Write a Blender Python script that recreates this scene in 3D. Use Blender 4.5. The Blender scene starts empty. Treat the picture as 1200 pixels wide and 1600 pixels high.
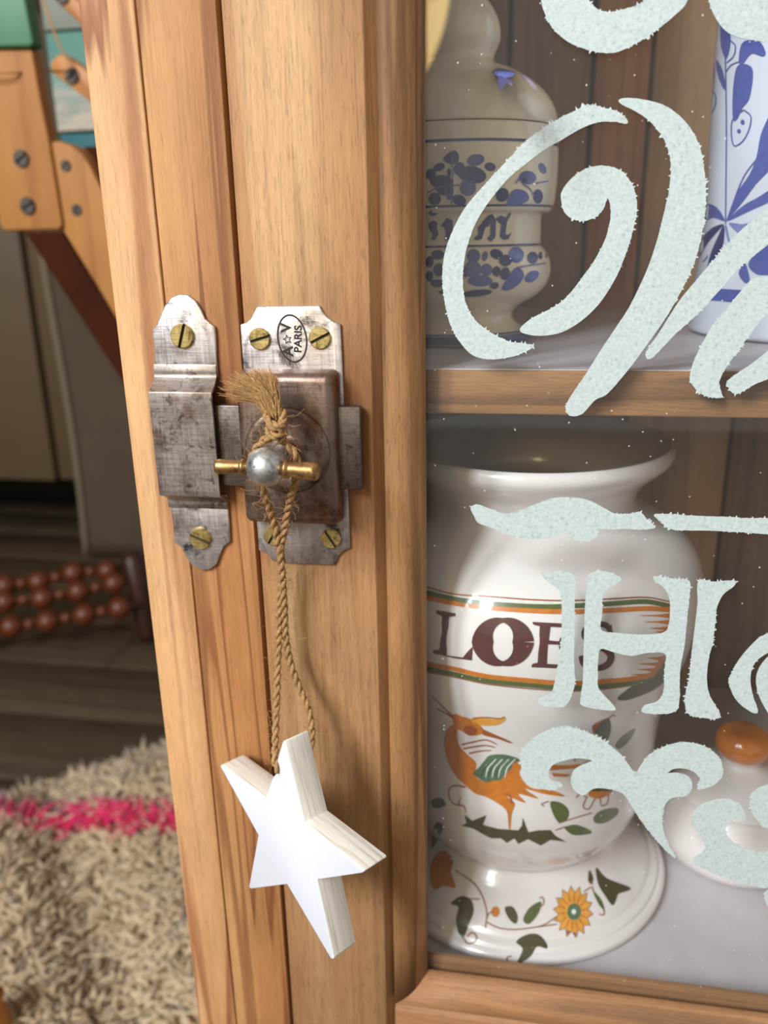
import bpy, bmesh, math, random
import numpy as np
from mathutils import Vector, Matrix
from mathutils.geometry import delaunay_2d_cdt

random.seed(7); RNG = np.random.default_rng(7)
S = bpy.context.scene
COL = S.collection

# ------------------------------------------------------------------ camera
FPX = 1280.0
CAM = np.array([0.0, -0.235, 0.62])
def cam_axes(p, y, r):
    p, y, r = np.radians([p, y, r])
    f = np.array([-np.sin(y)*np.cos(p), np.cos(y)*np.cos(p), -np.sin(p)])
    rt = np.array([np.cos(y), np.sin(y), 0.0]); dn = np.cross(f, rt)
    return np.cos(r)*rt+np.sin(r)*dn, -np.sin(r)*rt+np.cos(r)*dn, f
RT, DN, FW = cam_axes(18.2, 10.2, 1.145)
cam = bpy.data.objects.new('camera', bpy.data.cameras.new('camera'))
COL.objects.link(cam)
m = Matrix.Identity(4)
for i in range(3):
    m[i][0] = RT[i]; m[i][1] = -DN[i]; m[i][2] = -FW[i]; m[i][3] = CAM[i]
cam.matrix_world = m
cam.data.sensor_fit = 'VERTICAL'; cam.data.sensor_height = 36; cam.data.sensor_width = 36
cam.data.lens = FPX/1600*36
cam.data.clip_start = 0.01
cam.data.dof.use_dof = True
cam.data.dof.focus_distance = 0.238
cam.data.dof.aperture_fstop = 11
S.camera = cam

# ------------------------------------------------------------------ light
W = bpy.data.worlds.new('world'); S.world = W; W.use_nodes = True
W.node_tree.nodes['Background'].inputs[0].default_value = (1.0, 0.965, 0.915, 1)
W.node_tree.nodes['Background'].inputs[1].default_value = 0.43
def area(name, loc, target, sx, sy, power, col):
    l = bpy.data.lights.new(name, 'AREA'); l.shape = 'RECTANGLE'; l.size = sx; l.size_y = sy
    l.energy = power; l.color = col
    o = bpy.data.objects.new(name, l); COL.objects.link(o); o.location = loc
    o.rotation_euler = (Vector(target)-Vector(loc)).to_track_quat('-Z', 'Y').to_euler()
    return o
area('window_light', (-1.10, -1.26, 1.62), (-0.05, 0, 0.6), 0.27, 0.80, 25.0, (0.90, 0.95, 1.0))
area('window_light', (-0.74, -1.52, 1.62), (-0.05, 0, 0.6), 0.27, 0.80, 25.0, (0.90, 0.95, 1.0))
S.view_settings.view_transform = 'Standard'; S.view_settings.look = 'None'
S.view_settings.gamma = 1; S.view_settings.use_curve_mapping = False
S.view_settings.exposure = 0.28

# ------------------------------------------------------------------ helpers
def ray(px, py): return FW+RT*(px-600)/FPX+DN*(py-800)/FPX
def P(px, py, y=0.0):                       # a point of the plane Y = y
    d = ray(px, py); return CAM+d*(y-CAM[1])/d[1]
def G(px, py, z=0.0):                       # a point of the level Z = z
    d = ray(px, py); return CAM+d*(z-CAM[2])/d[2]
def lin(c):
    return tuple([(v/255/12.92 if v/255 <= 0.04045 else ((v/255+0.055)/1.055)**2.4) for v in c])+(1,)
def link(name, me, mat=None, parent=None, smooth=False):
    o = bpy.data.objects.new(name, me); COL.objects.link(o)
    if mat is not None:
        for mm in (mat if isinstance(mat, (list, tuple)) else [mat]): me.materials.append(mm)
    if smooth: me.polygons.foreach_set('use_smooth', [True]*len(me.polygons))
    if parent: adopt(o, parent)
    return o
def world_loc(o):
    v = Vector(o.location)
    return v if not o.parent else v+o.matrix_parent_inverse.translation+world_loc(o.parent)
def adopt(o, parent):
    o.parent = parent; o.matrix_parent_inverse = Matrix.Translation(-world_loc(parent))
def thing(name, loc, label, cat, group=None):
    o = bpy.data.objects.new(name, None); COL.objects.link(o); o.location = loc
    o.empty_display_size = 0.02
    o['label'] = label; o['category'] = cat
    if group: o['group'] = group
    return o
def part(name, parent, loc=None):
    o = bpy.data.objects.new(name, None); COL.objects.link(o)
    o.empty_display_size = 0.01
    if loc is not None: o.location = loc
    adopt(o, parent); return o
def tag(o, label, cat):
    o['label'] = label; o['category'] = cat; return o
def struct(o): o['kind'] = 'structure'; return o
def pydata(name, v, f, smooth=False):
    me = bpy.data.meshes.new(name); me.from_pydata([tuple(map(float, p)) for p in v], [], f); me.update()
    return me
def bevel(o, w, seg=2, ang=35):
    b = o.modifiers.new('bevel', 'BEVEL'); b.width = w; b.segments = seg; b.limit_method = 'ANGLE'; b.angle_limit = math.radians(ang)
    b.harden_normals = False
    o.data.polygons.foreach_set('use_smooth', [True]*len(o.data.polygons))
    return o
def box(name, a, b, mat, parent=None, bev=0.0, seg=2, local=False):
    x0, y0, z0 = a; x1, y1, z1 = b
    c = ((x0+x1)/2, (y0+y1)/2, (z0+z1)/2) if local else (0, 0, 0)
    v = [(x-c[0], y-c[1], z-c[2]) for x in (x0, x1) for y in (y0, y1) for z in (z0, z1)]
    f = [(0, 1, 3, 2), (4, 6, 7, 5), (0, 4, 5, 1), (2, 3, 7, 6), (0, 2, 6, 4), (1, 5, 7, 3)]
    o = link(name, pydata(name, v, f), mat)
    o.location = c
    if parent: adopt(o, parent)
    if bev: bevel(o, bev, seg)
    return o
def slab(name, loop, e, mat, parent=None, bev=0.0, seg=2):
    """a closed loop of points pushed along the vector e"""
    n = len(loop); e = np.asarray(e)
    v = [np.asarray(p) for p in loop]+[np.asarray(p)+e for p in loop]
    f = [tuple(range(n)), tuple(range(2*n-1, n-1, -1))]+[(i, i+n, (i+1) % n+n, (i+1) % n) for i in range(n)]
    me = pydata(name, v, f)
    bm = bmesh.new(); bm.from_mesh(me); bmesh.ops.recalc_face_normals(bm, faces=bm.faces); bm.to_mesh(me); bm.free()
    o = link(name, me, mat, parent)
    if bev: bevel(o, bev, seg)
    return o
def rings_mesh(rings, closed=True, caps=(True, True)):
    v = []; f = []
    n = len(rings[0])
    for r in rings: v += list(r)
    for i in range(len(rings)-1):
        for j in range(n if closed else n-1):
            k = (j+1) % n
            f.append((i*n+j, i*n+k, (i+1)*n+k, (i+1)*n+j))
    if caps[0]: f.append(tuple(range(n-1, -1, -1)))
    if caps[1]: f.append(tuple((len(rings)-1)*n+j for j in range(n)))
    return v, f
def lathe(name, prof, c, axis, mat, parent=None, seg=72, caps=(True, True), smooth=True):
    """prof: (radius, distance along axis)"""
    c = np.asarray(c, float); a = np.asarray(axis, float); a /= np.linalg.norm(a)
    u = np.cross(a, [0.3, 0.2, 0.9] if abs(a[2]) < 0.9 else [0, 1, 0]); u /= np.linalg.norm(u); w = np.cross(a, u)
    th = np.linspace(0, 2*np.pi, seg, endpoint=False)
    rings = [c+a*h+np.outer(np.cos(th), u)*r+np.outer(np.sin(th), w)*r for r, h in prof]
    v, f = rings_mesh(rings, True, caps)
    return link(name, pydata(name, v, f), mat, parent, smooth)
def spl(pts, n=6, closed=False):
    p = np.asarray(pts, float); N = len(p); out = []
    for i in range(N if closed else N-1):
        p0 = p[(i-1) % N] if closed or i > 0 else p[0]*2-p[1]
        p1 = p[i]; p2 = p[(i+1) % N]
        p3 = p[(i+2) % N] if closed or i+2 < N else p[-1]*2-p[-2]
        for t in np.linspace(0, 1, n, endpoint=False):
            out.append(0.5*(2*p1+(p2-p0)*t+(2*p0-5*p1+4*p2-p3)*t*t+(3*p1-p0-3*p2+p3)*t**3))
    if not closed: out.append(p[-1])
    return np.array(out)
def frame_of(path):
    t = np.gradient(path, axis=0); t /= np.linalg.norm(t, axis=1)[:, None]+1e-12
    u = np.cross(t[0], [0.0, 1.0, 0.13]); u /= np.linalg.norm(u); us = []
    for k in t:
        u = u-k*(u@k); u /= np.linalg.norm(u); us.append(u)
    us = np.array(us); return us, np.cross(t, us)
def tube_vf(path, rad, seg=6, base=0):
    path = np.asarray(path, float); us, ws = frame_of(path)
    rad = np.full(len(path), rad) if np.isscalar(rad) else np.asarray(rad)
    th = np.linspace(0, 2*np.pi, seg, endpoint=False)
    rings = [path[i]+np.outer(np.cos(th), us[i])*rad[i]+np.outer(np.sin(th), ws[i])*rad[i] for i in range(len(path))]
    v, f = rings_mesh(rings)
    return v, [tuple(k+base for k in q) for q in f]
def tubes(name, items, mat, parent=None, seg=6):
    V = []; F = []
    for path, r in items:
        v, f = tube_vf(path, r, seg, len(V)); V += v; F += f
    return link(name, pydata(name, V, F), mat, parent, True)

# ------------------------------------------------------------------ materials
def nt(name):
    mt = bpy.data.materials.new(name); mt.use_nodes = True
    t = mt.node_tree; return mt, t, t.nodes['Principled BSDF']
def N(t, kind, **kw):
    n = t.nodes.new(kind)
    for k, v in kw.items():
        if k in n.inputs: n.inputs[k].default_value = v
        else: setattr(n, k, v)
    return n
def mapped(t, scale, loc=(0, 0, 0)):
    c = N(t, 'ShaderNodeTexCoord'); mp = N(t, 'ShaderNodeMapping')
    mp.inputs['Scale'].default_value = scale; mp.inputs['Location'].default_value = loc
    t.links.new(c.outputs['Object'], mp.inputs['Vector']); return mp.outputs[0]
def noise(t, vec, scale, detail=4, rough=0.55, dist=0.0):
    n = N(t, 'ShaderNodeTexNoise'); n.inputs['Scale'].default_value = scale; n.inputs['Detail'].default_value = detail
    n.inputs['Roughness'].default_value = rough; n.inputs['Distortion'].default_value = dist
    if vec is not None: t.links.new(vec, n.inputs['Vector'])
    return n.outputs['Fac']
def ramp(t, fac, stops):
    r = N(t, 'ShaderNodeValToRGB'); e = r.color_ramp.elements
    e[0].position = stops[0][0]; e[0].color = stops[0][1]; e[1].position = stops[-1][0]; e[1].color = stops[-1][1]
    for p, c in stops[1:-1]:
        k = e.new(p); k.color = c
    t.links.new(fac, r.inputs[0]); return r.outputs[0]
def gray(v): return (v, v, v, 1)
def mix(t, fac, a, b, mode='MIX'):
    n = N(t, 'ShaderNodeMix', data_type='RGBA', blend_type=mode)
    for s, v in ((0, fac), (6, a), (7, b)):
        if hasattr(v, 'links'): t.links.new(v, n.inputs[s])
        else: n.inputs[s].default_value = v
    return n.outputs[2]
def bump(t, bs, h, strength, dist):
    b = N(t, 'ShaderNodeBump'); b.inputs['Strength'].default_value = strength; b.inputs['Distance'].default_value = dist
    t.links.new(h, b.inputs['Height']); t.links.new(b.outputs[0], bs.inputs['Normal'])
def plain(name, col, rough=0.5, metal=0.0, coat=0.0, var=0.0, vscale=60):
    mt, t, bs = nt(name)
    bs.inputs['Roughness'].default_value = rough; bs.inputs['Metallic'].default_value = metal
    bs.inputs['Coat Weight'].default_value = coat; bs.inputs['Coat Roughness'].default_value = 0.04
    c = lin(col)
    if var:
        f = noise(t, mapped(t, (1, 1, 1)), vscale, 5)
        t.links.new(ramp(t, f, [(0.3, tuple(k*(1-var) for k in c[:3])+(1,)), (0.7, tuple(min(1, k*(1+var)) for k in c[:3])+(1,))]), bs.inputs['Base Color'])
    else: bs.inputs['Base Color'].default_value = c
    return mt
def wood(name, light, dark, red, axis='z', seed=0.0, band=16.0, rough=0.62, stretch=0.035, redlo=0.60, redhi=0.68, fine=0.35, la=1.0):
    mt, t, bs = nt(name)
    def sc(s, other=1.0):
        return {'z': (other, other, s), 'x': (s, other, other), 'y': (other, s, other)}[axis]
    off = (seed*0.137, seed*0.071, seed*0.213)
    big = noise(t, mapped(t, sc(stretch), off), band*3, 4, 0.5, 0.5)
    lines = noise(t, mapped(t, sc(stretch*0.8), (off[0]+.3, off[1], off[2])), band*6, 2, 0.4, 0.25)
    fib = noise(t, mapped(t, sc(0.03), off), 1500, 4, 0.65)
    speck = noise(t, mapped(t, sc(0.09), off), 2600, 3, 0.7)
    mott = noise(t, mapped(t, sc(0.4), off), 38, 5, 0.6)
    c1 = ramp(t, big, [(0.30, lin(dark)), (0.5, tuple((a+b)/2 for a, b in zip(lin(light), lin(dark)))), (0.68, lin(light))])
    k = ramp(t, lines, [(redlo-0.035, gray(0)), (redlo+0.01, gray(.45*la)), (redhi-0.025, gray(.6*la)), (redhi+0.00, gray(0))])
    k2 = ramp(t, lines, [(0.36, gray(0)), (0.40, gray(.6*la)), (0.415, gray(.7*la)), (0.43, gray(0))])
    c2 = mix(t, k2, mix(t, k, c1, lin(red)), lin(red))
    c3 = mix(t, fine, c2, ramp(t, fib, [(0.28, gray(.35)), (0.5, gray(.82)), (0.72, gray(1.0))]), 'MULTIPLY')
    c3 = mix(t, min(1, fine*1.3), c3, ramp(t, speck, [(0.30, gray(.45)), (0.46, gray(.95)), (0.7, gray(1.0))]), 'MULTIPLY')
    c4 = mix(t, 0.5, c3, ramp(t, mott, [(0.32, gray(.58)), (0.62, gray(1))]), 'MULTIPLY')
    t.links.new(c4, bs.inputs['Base Color'])
    bs.inputs['Roughness'].default_value = rough
    bs.inputs['Specular IOR Level'].default_value = 0.35
    bump(t, bs, mix(t, 0.5, fib, speck), 0.45, 0.0004)
    return mt
M = {}
M['frame_wood'] = wood('frame_wood', (216, 164, 108), (180, 120, 70), (134, 78, 44), seed=1, la=1.25)
M['edge_wood'] = wood('edge_wood', (232, 184, 132), (206, 148, 96), (160, 98, 62), seed=4, la=1.35)
M['door_wood'] = wood('door_wood', (230, 188, 138), (180, 126, 80), (140, 90, 54), seed=9, redlo=0.68, redhi=0.70, fine=0.5, la=.35)
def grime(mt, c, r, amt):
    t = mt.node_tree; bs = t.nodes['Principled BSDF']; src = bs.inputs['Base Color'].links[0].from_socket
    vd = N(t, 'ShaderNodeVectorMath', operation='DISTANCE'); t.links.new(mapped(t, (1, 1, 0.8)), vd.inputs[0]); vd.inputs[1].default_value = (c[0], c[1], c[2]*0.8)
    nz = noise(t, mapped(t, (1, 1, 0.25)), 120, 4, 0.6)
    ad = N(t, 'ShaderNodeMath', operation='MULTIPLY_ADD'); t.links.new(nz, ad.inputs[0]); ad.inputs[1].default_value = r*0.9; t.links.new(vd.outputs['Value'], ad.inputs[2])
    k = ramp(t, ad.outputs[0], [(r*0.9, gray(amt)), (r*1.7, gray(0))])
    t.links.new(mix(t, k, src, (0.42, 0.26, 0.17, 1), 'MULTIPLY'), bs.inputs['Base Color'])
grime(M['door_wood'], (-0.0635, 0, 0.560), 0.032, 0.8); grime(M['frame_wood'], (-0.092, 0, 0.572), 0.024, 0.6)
M['moulding_wood'] = wood('moulding_wood', (186, 138, 90), (128, 84, 50), (98, 60, 36), seed=12, fine=0.6)
M['rail_wood'] = wood('rail_wood', (180, 132, 88), (128, 86, 54), (100, 64, 42), axis='x', seed=15, fine=0.5)
M['shelf_wood'] = wood('shelf_wood', (178, 130, 80), (118, 76, 44), (86, 52, 30), axis='x', seed=21, fine=0.5)
M['plank_wood'] = [wood('plank_wood', (190, 152, 120), (146, 110, 84), (90, 62, 48), seed=30, fine=0.3, la=.5),
                   wood('plank_wood', (226, 168, 118), (190, 132, 86), (120, 76, 48), seed=37, fine=0.3, la=.5),
                   wood('plank_wood', (222, 186, 146), (192, 154, 114), (130, 96, 68), seed=44, fine=0.3, la=.4),
                   wood('plank_wood', (168, 134, 112), (126, 96, 78), (76, 56, 48), seed=51, fine=0.3, la=.5)]
M['inside_wood'] = wood('inside_wood', (140, 104, 74), (104, 74, 50), (84, 56, 38), seed=60)
M['shelf_paint'] = plain('shelf_paint', (196, 190, 192), 0.35, var=0.06, vscale=70)
M['honey_wood'] = wood('honey_wood', (188, 134, 74), (166, 112, 56), (150, 96, 46), seed=70, band=5, fine=0.2)
M['amber_wood'] = plain('amber_wood', (176, 112, 44), 0.5, var=0.12, vscale=30)
M['dark_leg'] = plain('dark_leg', (58, 24, 10), 0.85, var=0.15, vscale=30); M['dark_leg'].node_tree.nodes['Principled BSDF'].inputs['Specular IOR Level'].default_value = 0.1
M['dark'] = plain('dark', (14, 11, 9), 0.8)
M['slot_dark'] = plain('slot_dark', (44, 34, 20), 0.6)

def steel(name, base, rust, dark, scale=1.0, rough=0.34, seed=0):
    mt, t, bs = nt(name)
    v = mapped(t, (1, 1, 1), (seed*.11, seed*.07, seed*.05))
    a = noise(t, v, 170*scale, 6, 0.65); b = noise(t, v, 330*scale, 5, 0.7, 0.4)
    sx = noise(t, mapped(t, (1, 1, 0.06), (seed, 0, 0)), 1600, 3, 0.7)
    sz = noise(t, mapped(t, (0.06, 1, 1), (seed, 0, 0)), 1700, 3, 0.7)
    c = ramp(t, a, [(0.34, lin(rust)), (0.5, lin(base)), (0.7, tuple(min(1, k*1.2) for k in lin(base)[:3])+(1,))])
    d = mix(t, ramp(t, b, [(0.54, gray(0)), (0.68, gray(.9))]), c, lin(dark))
    t.links.new(d, bs.inputs['Base Color'])
    bs.inputs['Metallic'].default_value = 0.85
    s = mix(t, 0.5, sx, sz)
    t.links.new(ramp(t, s, [(0.35, gray(rough-0.1)), (0.65, gray(rough+0.22))]), bs.inputs['Roughness'])
    bump(t, bs, mix(t, 0.35, s, b), 0.4, 0.00025)
    return mt
M['steel_plate'] = steel('steel_plate', (206, 198, 195), (160, 146, 138), (56, 52, 52), 0.42, 0.34, 2)
M['steel_keeper'] = steel('steel_keeper', (168, 156, 148), (130, 110, 98), (66, 58, 54), 0.7, 0.38, 5)
M['steel_case'] = steel('steel_case', (136, 116, 104), (108, 74, 58), (76, 62, 54), 0.6, 0.36, 8)
M['steel_bolt'] = steel('steel_bolt', (122, 110, 100), (104, 90, 80), (80, 70, 64), 0.9, 0.36, 11)
M['steel_ball'] = steel('steel_ball', (190, 190, 190), (160, 158, 156), (110, 108, 106), 0.9, 0.34, 14)
M['brass'] = steel('brass', (204, 182, 118), (176, 146, 86), (112, 90, 50), 1.2, 0.30, 17)
M['brass_bar'] = steel('brass_bar', (160, 126, 80), (124, 88, 52), (80, 56, 36), 0.8, 0.36, 20)
M['stamp_ink'] = plain('stamp_ink', (40, 28, 28), 0.6)
M['screw_grey'] = plain('screw_grey', (70, 62, 54), 0.55, metal=0.4, var=0.3, vscale=200)

def ceramic(name, col, var=0.03):
    mt, t, bs = nt(name); c = lin(col)
    f = noise(t, mapped(t, (1, 1, 1)), 28, 5)
    t.links.new(ramp(t, f, [(0.3, tuple(k*(1-var) for k in c[:3])+(1,)), (0.6, c)]), bs.inputs['Base Color'])
    bs.inputs['Roughness'].default_value = 0.25; bs.inputs['Coat Weight'].default_value = 0.7; bs.inputs['Coat Roughness'].default_value = 0.03
    return mt
M['white_glaze'] = ceramic('white_glaze', (236, 230, 228))
M['cream_glaze'] = ceramic('cream_glaze', (236, 224, 194))
M['blue_white_glaze'] = ceramic('blue_white_glaze', (218, 224, 240))
def ink(name, col, rough=0.3): return plain(name, col, rough, coat=0.5, var=0.14, vscale=420)
INK = dict(navy=ink('navy_ink', (36, 40, 104)), slate=ink('slate_ink', (84, 94, 156)), cobalt=ink('cobalt_ink', (74, 88, 166)), sky=ink('sky_ink', (120, 132, 192)),
           orange=ink('orange_ink', (204, 118, 24)), rust=ink('rust_ink', (160, 78, 34)), green=ink('green_ink', (84, 98, 44)), dkgreen=ink('dark_green_ink', (70, 66, 30)),
           teal=ink('teal_ink', (82, 112, 84)), maroon=ink('maroon_ink', (84, 40, 40)), pale=ink('pale_ink', (222, 232, 222)), yellow=ink('yellow_ink', (226, 160, 60)),
           brown=ink('brown_ink', (150, 100, 76)))

def glass_mat():
    mt, t, bs = nt('window_glass'); t.nodes.remove(bs)
    out = t.nodes['Material Output']
    tr = N(t, 'ShaderNodeBsdfTransparent'); tr.inputs[0].default_value = (0.985, 0.99, 0.985, 1)
    gl = N(t, 'ShaderNodeBsdfGlossy'); gl.inputs['Roughness'].default_value = 0.0
    lw = N(t, 'ShaderNodeLayerWeight'); lw.inputs['Blend'].default_value = 0.5
    p5 = N(t, 'ShaderNodeMath', operation='POWER'); t.links.new(lw.outputs['Facing'], p5.inputs[0]); p5.inputs[1].default_value = 5.0
    fr = N(t, 'ShaderNodeMath', operation='MULTIPLY_ADD'); t.links.new(p5.outputs[0], fr.inputs[0]); fr.inputs[1].default_value = 0.96; fr.inputs[2].default_value = 0.036
    mx = N(t, 'ShaderNodeMixShader'); t.links.new(fr.outputs[0], mx.inputs[0]); t.links.new(tr.outputs[0], mx.inputs[1]); t.links.new(gl.outputs[0], mx.inputs[2])
    df = N(t, 'ShaderNodeBsdfDiffuse'); df.inputs[0].default_value = (0.8, 0.78, 0.74, 1)
    v = N(t, 'ShaderNodeTexVoronoi'); v.inputs['Scale'].default_value = 330
    t.links.new(mapped(t, (1, 1, 1)), v.inputs['Vector'])
    lt = N(t, 'ShaderNodeMath', operation='LESS_THAN'); lt.inputs[1].default_value = 0.085
    t.links.new(v.outputs['Distance'], lt.inputs[0])
    gate = N(t, 'ShaderNodeMath', operation='MULTIPLY'); t.links.new(lt.outputs[0], gate.inputs[0])
    sep = N(t, 'ShaderNodeSeparateColor'); t.links.new(v.outputs['Color'], sep.inputs[0])
    t.links.new(ramp(t, sep.outputs[0], [(0.80, gray(0)), (0.84, gray(.5))]), gate.inputs[1])
    ad = N(t, 'ShaderNodeMath', operation='ADD'); t.links.new(gate.outputs[0], ad.inputs[0]); ad.inputs[1].default_value = 0.012
    m2 = N(t, 'ShaderNodeMixShader'); t.links.new(ad.outputs[0], m2.inputs[0]); t.links.new(mx.outputs[0], m2.inputs[1]); t.links.new(df.outputs[0], m2.inputs[2])
    t.links.new(m2.outputs[0], out.inputs[0]); return mt
M['glass'] = glass_mat()
def paint_mat():
    mt, t, bs = nt('glass_paint')
    v = mapped(t, (1, 1, 1)); a = noise(t, v, 900, 4, 0.7); b = noise(t, v, 300, 4, 0.6)
    c = ramp(t, a, [(0.30, lin(152 and (146, 164, 164))), (0.42, lin((184, 196, 193))), (0.62, lin((198, 208, 205)))])
    t.links.new(mix(t, 0.35, c, ramp(t, b, [(0.35, gray(.82)), (0.6, gray(1))]), 'MULTIPLY'), bs.inputs['Base Color'])
    bs.inputs['Roughness'].default_value = 0.6; bump(t, bs, a, 0.5, 0.0003); return mt
M['paint'] = paint_mat()
def star_mats():
    a = plain('star_paint', (214, 217, 225), 0.55, var=0.02, vscale=500)
    mt, t, bs = nt('star_ply')
    h = noise(t, mapped(t, (0.05, 0.05, 1)), 520, 3, 0.6); g = noise(t, mapped(t, (1, 1, 0.3)), 300, 5, 0.6)
    c = ramp(t, h, [(0.34, lin((194, 184, 168))), (0.44, lin((220, 214, 202))), (0.7, lin((228, 223, 214)))])
    t.links.new(c, bs.inputs['Base Color']); bs.inputs['Roughness'].default_value = 0.7
    bump(t, bs, mix(t, 0.3, h, g), 0.6, 0.0005); return [a, mt]
M['star'] = star_mats()
def jute_mat(name, a, b):
    mt, t, bs = nt(name); f = noise(t, mapped(t, (1, 1, 1)), 1500, 4, 0.7)
    t.links.new(ramp(t, f, [(0.3, lin(b)), (0.65, lin(a))]), bs.inputs['Base Color']); bs.inputs['Roughness'].default_value = 0.8
    return mt
M['jute'] = jute_mat('jute', (182, 142, 92), (116, 84, 50))
M['jute_fray'] = jute_mat('jute_fray', (206, 164, 106), (150, 110, 64))
def pile_mat(name, a, b, sc=120):
    mt, t, bs = nt(name); f = noise(t, mapped(t, (1, 1, 1)), sc, 4, 0.7)
    t.links.new(ramp(t, f, [(0.3, lin(b)), (0.68, lin(a))]), bs.inputs['Base Color']); bs.inputs['Roughness'].default_value = 0.9
    bs.inputs['Sheen Weight'].default_value = 0.2; return mt
M['pile'] = pile_mat('rug_pile', (214, 192, 160), (178, 152, 118))
M['pink'] = pile_mat('pink_pile', (232, 40, 104), (176, 14, 66))
M['floor'] = [wood('floor_board', (92, 76, 56), (76, 62, 44), (66, 52, 38), axis='x', seed=s, band=4, fine=0.2) for s in (80, 83, 86)]
M['taupe'] = plain('taupe', (96, 76, 52), 0.55, var=0.06, vscale=8)
M['taupe_dark'] = plain('taupe_dark', (34, 30, 20), 0.7, var=0.1, vscale=8)
M['cloth'] = plain('grey_cloth', (84, 70, 52), 0.9, var=0.08, vscale=20)
M['hem'] = plain('cloth_hem', (128, 112, 92), 0.9)
M['wall'] = plain('wall_paint', (150, 138, 124), 0.8)
M['ceiling'] = plain('ceiling_paint', (220, 216, 208), 0.8)
M['bead'] = plain('bead_varnish', (92, 40, 11), 0.45, coat=0.15, var=0.25, vscale=25)
M['bead_post'] = plain('bead_post', (58, 28, 16), 0.4, var=0.2, vscale=25)
M['green_board'] = plain('green_board', (58, 112, 76), 0.5, var=0.08, vscale=12)
M['teal_board'] = plain('teal_board', (12, 86, 92), 0.5, var=0.08, vscale=20)
def brushed(name, z0, z1):
    mt, t, bs = nt(name)
    mp = N(t, 'ShaderNodeMapping'); mp.inputs['Rotation'].default_value = (0, 0.6, 0); mp.inputs['Scale'].default_value = (1, 1, 5)
    c = N(t, 'ShaderNodeTexCoord'); t.links.new(c.outputs['Object'], mp.inputs[0])
    f = noise(t, mp.outputs[0], 30, 5, 0.7, 0.9)
    sz = N(t, 'ShaderNodeSeparateXYZ'); t.links.new(c.outputs['Object'], sz.inputs[0])
    mr = N(t, 'ShaderNodeMapRange'); mr.inputs[1].default_value = z0; mr.inputs[2].default_value = z1; t.links.new(sz.outputs[2], mr.inputs[0])
    ad = N(t, 'ShaderNodeMath', operation='MULTIPLY_ADD'); t.links.new(f, ad.inputs[0]); ad.inputs[1].default_value = 1.5; t.links.new(mr.outputs[0], ad.inputs[2])
    t.links.new(ramp(t, ad.outputs[0], [(0.85/2, lin((182, 170, 154))), (1.05/2, lin((150, 150, 138))), (1.25/2, lin((120, 146, 136))), (1.5/2, lin((76, 122, 110)))]), bs.inputs['Base Color'])
    dv = N(t, 'ShaderNodeMath', operation='MULTIPLY'); dv.inputs[1].default_value = 0.5
    rp = [l for l in t.links if l.to_node.type == 'VALTORGB'][0]; t.links.new(ad.outputs[0], dv.inputs[0]); t.links.new(dv.outputs[0], rp.to_socket)
    bs.inputs['Roughness'].default_value = 0.6; return mt
M['teal_brush'] = brushed('teal_brush', float(P(100, 205, 0.5)[2]), float(P(100, 49, 0.5)[2]))
M['white_board'] = plain('white_board', (196, 188, 176), 0.6, var=0.12, vscale=40)
M['grey_board'] = plain('grey_board', (126, 130, 118), 0.6, var=0.06, vscale=30)
M['cord'] = plain('cord', (176, 130, 70), 0.7)
M['amber'] = plain('amber_glaze', (196, 112, 20), 0.15, coat=0.8, var=0.3, vscale=60)
M['added_lamp_metal'] = plain('added_lamp_metal', (60, 50, 40), 0.4, metal=0.8)
def shade_mat():
    mt, t, bs = nt('added_lamp_glow'); bs.inputs['Base Color'].default_value = lin((240, 214, 150))
    bs.inputs['Emission Color'].default_value = (1.0, 0.70, 0.28, 1); bs.inputs['Emission Strength'].default_value = 9.0  # glow of the added lamp, for the warm reflection in the pane
    return mt
M['shade'] = shade_mat()

# ------------------------------------------------------------------ setting
fl = struct(box('floor', (-2.4, -2.6, -0.05), (1.8, 2.15, -0.004), M['taupe_dark']))
k = 0
for i in range(34):
    y0 = -2.55+i*0.14
    if y0 > 2.0: break
    xs = -2.35-0.55*((i*0.37) % 1)
    while xs < 1.7:
        a = max(xs, -2.35); b = min(xs+1.1, 1.75)
        if b-a > 0.03:
            box('plank', (a+0.001, y0+0.001, -0.004), (b-0.001, y0+0.1385, 0.0), M['floor'][k % 3], fl, 0.0008, 1); k += 1
        xs += 1.1
struct(box('wall_back', (-2.4, 2.15, 0), (1.8, 2.25, 2.5), M['wall']))
struct(box('wall_left', (-2.5, -2.6, 0), (-2.4, 2.25, 2.5), M['wall']))
struct(box('ceiling', (-2.5, -2.6, 2.5), (1.8, 2.25, 2.6), M['ceiling']))

# ------------------------------------------------------------------ cabinet
XL, XG0, XG1 = -0.1232, -0.0845, -0.0830
cab = thing('display_cabinet', (0.11, 0.13, 0), 'large honey pine cabinet with steel latch and white lettering on its glass door', 'cabinet')
ZT = 1.05; YB = 0.25; XR = 0.345
side = box('side_panel', (XL, 0, 0), (-0.1073, YB+0.012, ZT), M['edge_wood'], cab, 0.0004, 2)
box('face_frame', (-0.10685, 0.0002, 0), (XG0, 0.02, ZT), M['frame_wood'], cab, 0.0003, 2)
box('side_panel', (XR, 0, 0), (XR+0.018, YB+0.012, ZT), M['edge_wood'], cab, 0.0016, 3)
box('top_board', (-0.1069, 0.0, ZT-0.018), (XR, YB+0.012, ZT), M['rail_wood'], cab, 0.001)
box('plinth', (XG0+0.0005, 0.001, 0.0), (XR, 0.02, 0.286), M['rail_wood'], cab, 0.001)
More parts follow.
